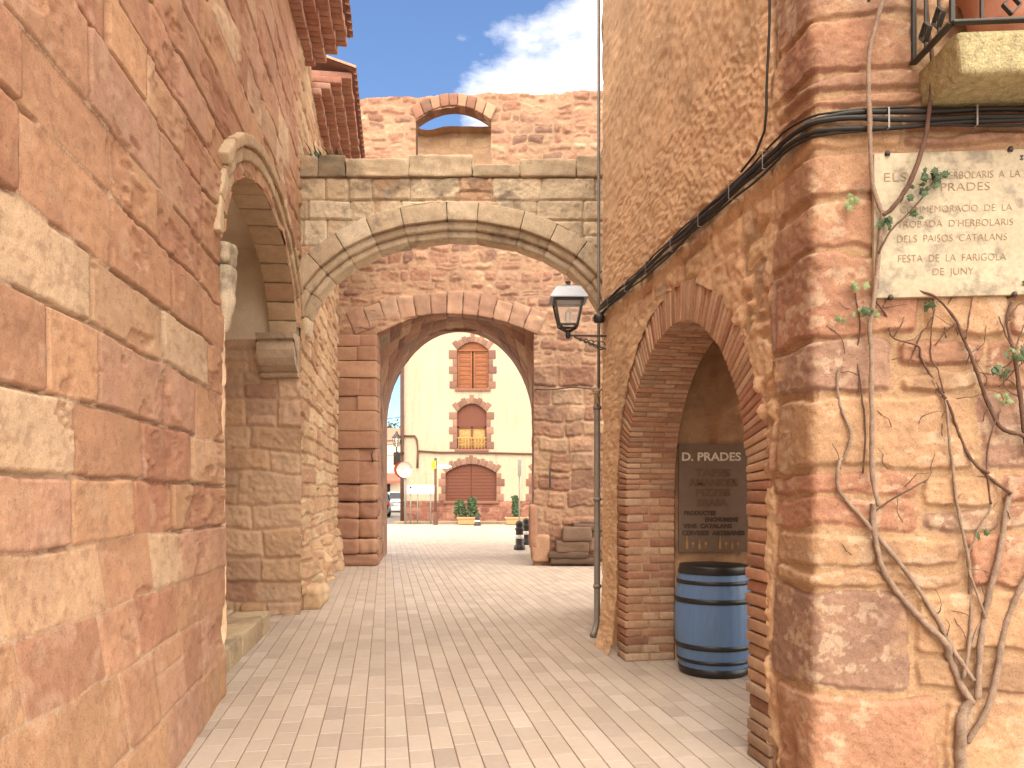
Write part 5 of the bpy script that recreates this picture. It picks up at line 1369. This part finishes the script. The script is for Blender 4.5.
for v, pos in ((415, 'highest'), (441, 'middle'), (452, 'lowest')):
    mb = MB(); a, b = at(384, v, 55), at(404, v+1.5, 37.4); a[0] -= 3; tube(mb, [a+(b-a)*t+np.array([0, 0, -.25*math.sin(math.pi*t)]) for t in np.linspace(0, 1, 10)], .018, 5)
    tag(mk('overhead_wire', mb, M['cable']), pos+' of the three thin wires reaching the corner of the cream house', 'wire', 'overhead wires to the cream house')

# ------------------------------------------------------------------ light
SUN = np.array([.04, -.55, .85]); SUN /= np.linalg.norm(SUN)
L = bpy.data.lights.new('sun', 'SUN'); L.energy = .95; L.angle = R(45); L.color = (1, .90, .74)
lo = bpy.data.objects.new('sun', L); COL.objects.link(lo); lo.rotation_euler = Vector(SUN).to_track_quat('Z', 'Y').to_euler()
w = bpy.data.worlds.new('World'); scene.world = w; w.use_nodes = True; nt = w.node_tree
bg = nt.nodes['Background']; sky = nt.nodes.new('ShaderNodeTexSky'); sky.sky_type = 'NISHITA'; sky.sun_disc = False
sky.sun_elevation = math.asin(SUN[2]); sky.sun_rotation = math.atan2(SUN[0], SUN[1]); sky.air_density = 1.0; sky.dust_density = .6; sky.ozone_density = 5.0; sky.altitude = 900
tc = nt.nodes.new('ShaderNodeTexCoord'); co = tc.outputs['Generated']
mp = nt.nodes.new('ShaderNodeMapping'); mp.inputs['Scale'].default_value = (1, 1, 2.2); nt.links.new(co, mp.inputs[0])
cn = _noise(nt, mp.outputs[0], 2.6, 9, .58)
def dirfac(d, lo_, hi_):                    # cloud by direction: cover added outside the view as fill light, plus visible bank
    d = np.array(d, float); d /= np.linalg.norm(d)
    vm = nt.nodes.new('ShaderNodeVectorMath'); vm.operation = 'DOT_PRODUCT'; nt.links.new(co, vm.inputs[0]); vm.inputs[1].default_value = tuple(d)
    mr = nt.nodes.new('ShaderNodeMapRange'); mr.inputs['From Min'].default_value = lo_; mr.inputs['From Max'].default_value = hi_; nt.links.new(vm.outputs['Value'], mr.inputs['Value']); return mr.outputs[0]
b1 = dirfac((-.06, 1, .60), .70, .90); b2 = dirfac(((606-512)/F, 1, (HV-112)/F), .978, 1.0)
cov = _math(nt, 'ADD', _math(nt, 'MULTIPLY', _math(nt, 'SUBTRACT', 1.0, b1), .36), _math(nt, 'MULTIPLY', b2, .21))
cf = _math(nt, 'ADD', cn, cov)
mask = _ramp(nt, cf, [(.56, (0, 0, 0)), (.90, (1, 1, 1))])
SKYK, CLOUD_FILL = 1.0, (20.5, 18.4, 15.6)  # bright, since the added off-view clouds also serve as fill light
ccol = _mul(nt, sky.outputs[0], CLOUD_FILL, mask, 'MIX')
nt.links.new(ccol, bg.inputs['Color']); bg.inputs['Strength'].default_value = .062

# ------------------------------------------------------------------ camera
cam = bpy.data.cameras.new('camera'); co_ = bpy.data.objects.new('camera', cam); COL.objects.link(co_)
co_.location = (0, 0, CZ); co_.rotation_euler = (R(90), 0, 0)
cam.sensor_fit = 'HORIZONTAL'; cam.sensor_width = 36; cam.lens = F/1024*36; cam.shift_y = (HV-384)/1024; cam.clip_end = 2000; cam.clip_start = .05
scene.camera = co_
scene.view_settings.view_transform = 'Standard'; scene.view_settings.look = 'None'; scene.view_settings.gamma = 1; scene.view_settings.exposure = 2.03
scene.cycles.use_denoising = True
scene.cycles.max_bounces = 8; scene.cycles.diffuse_bounces = 5
scene.cycles.use_adaptive_sampling = True
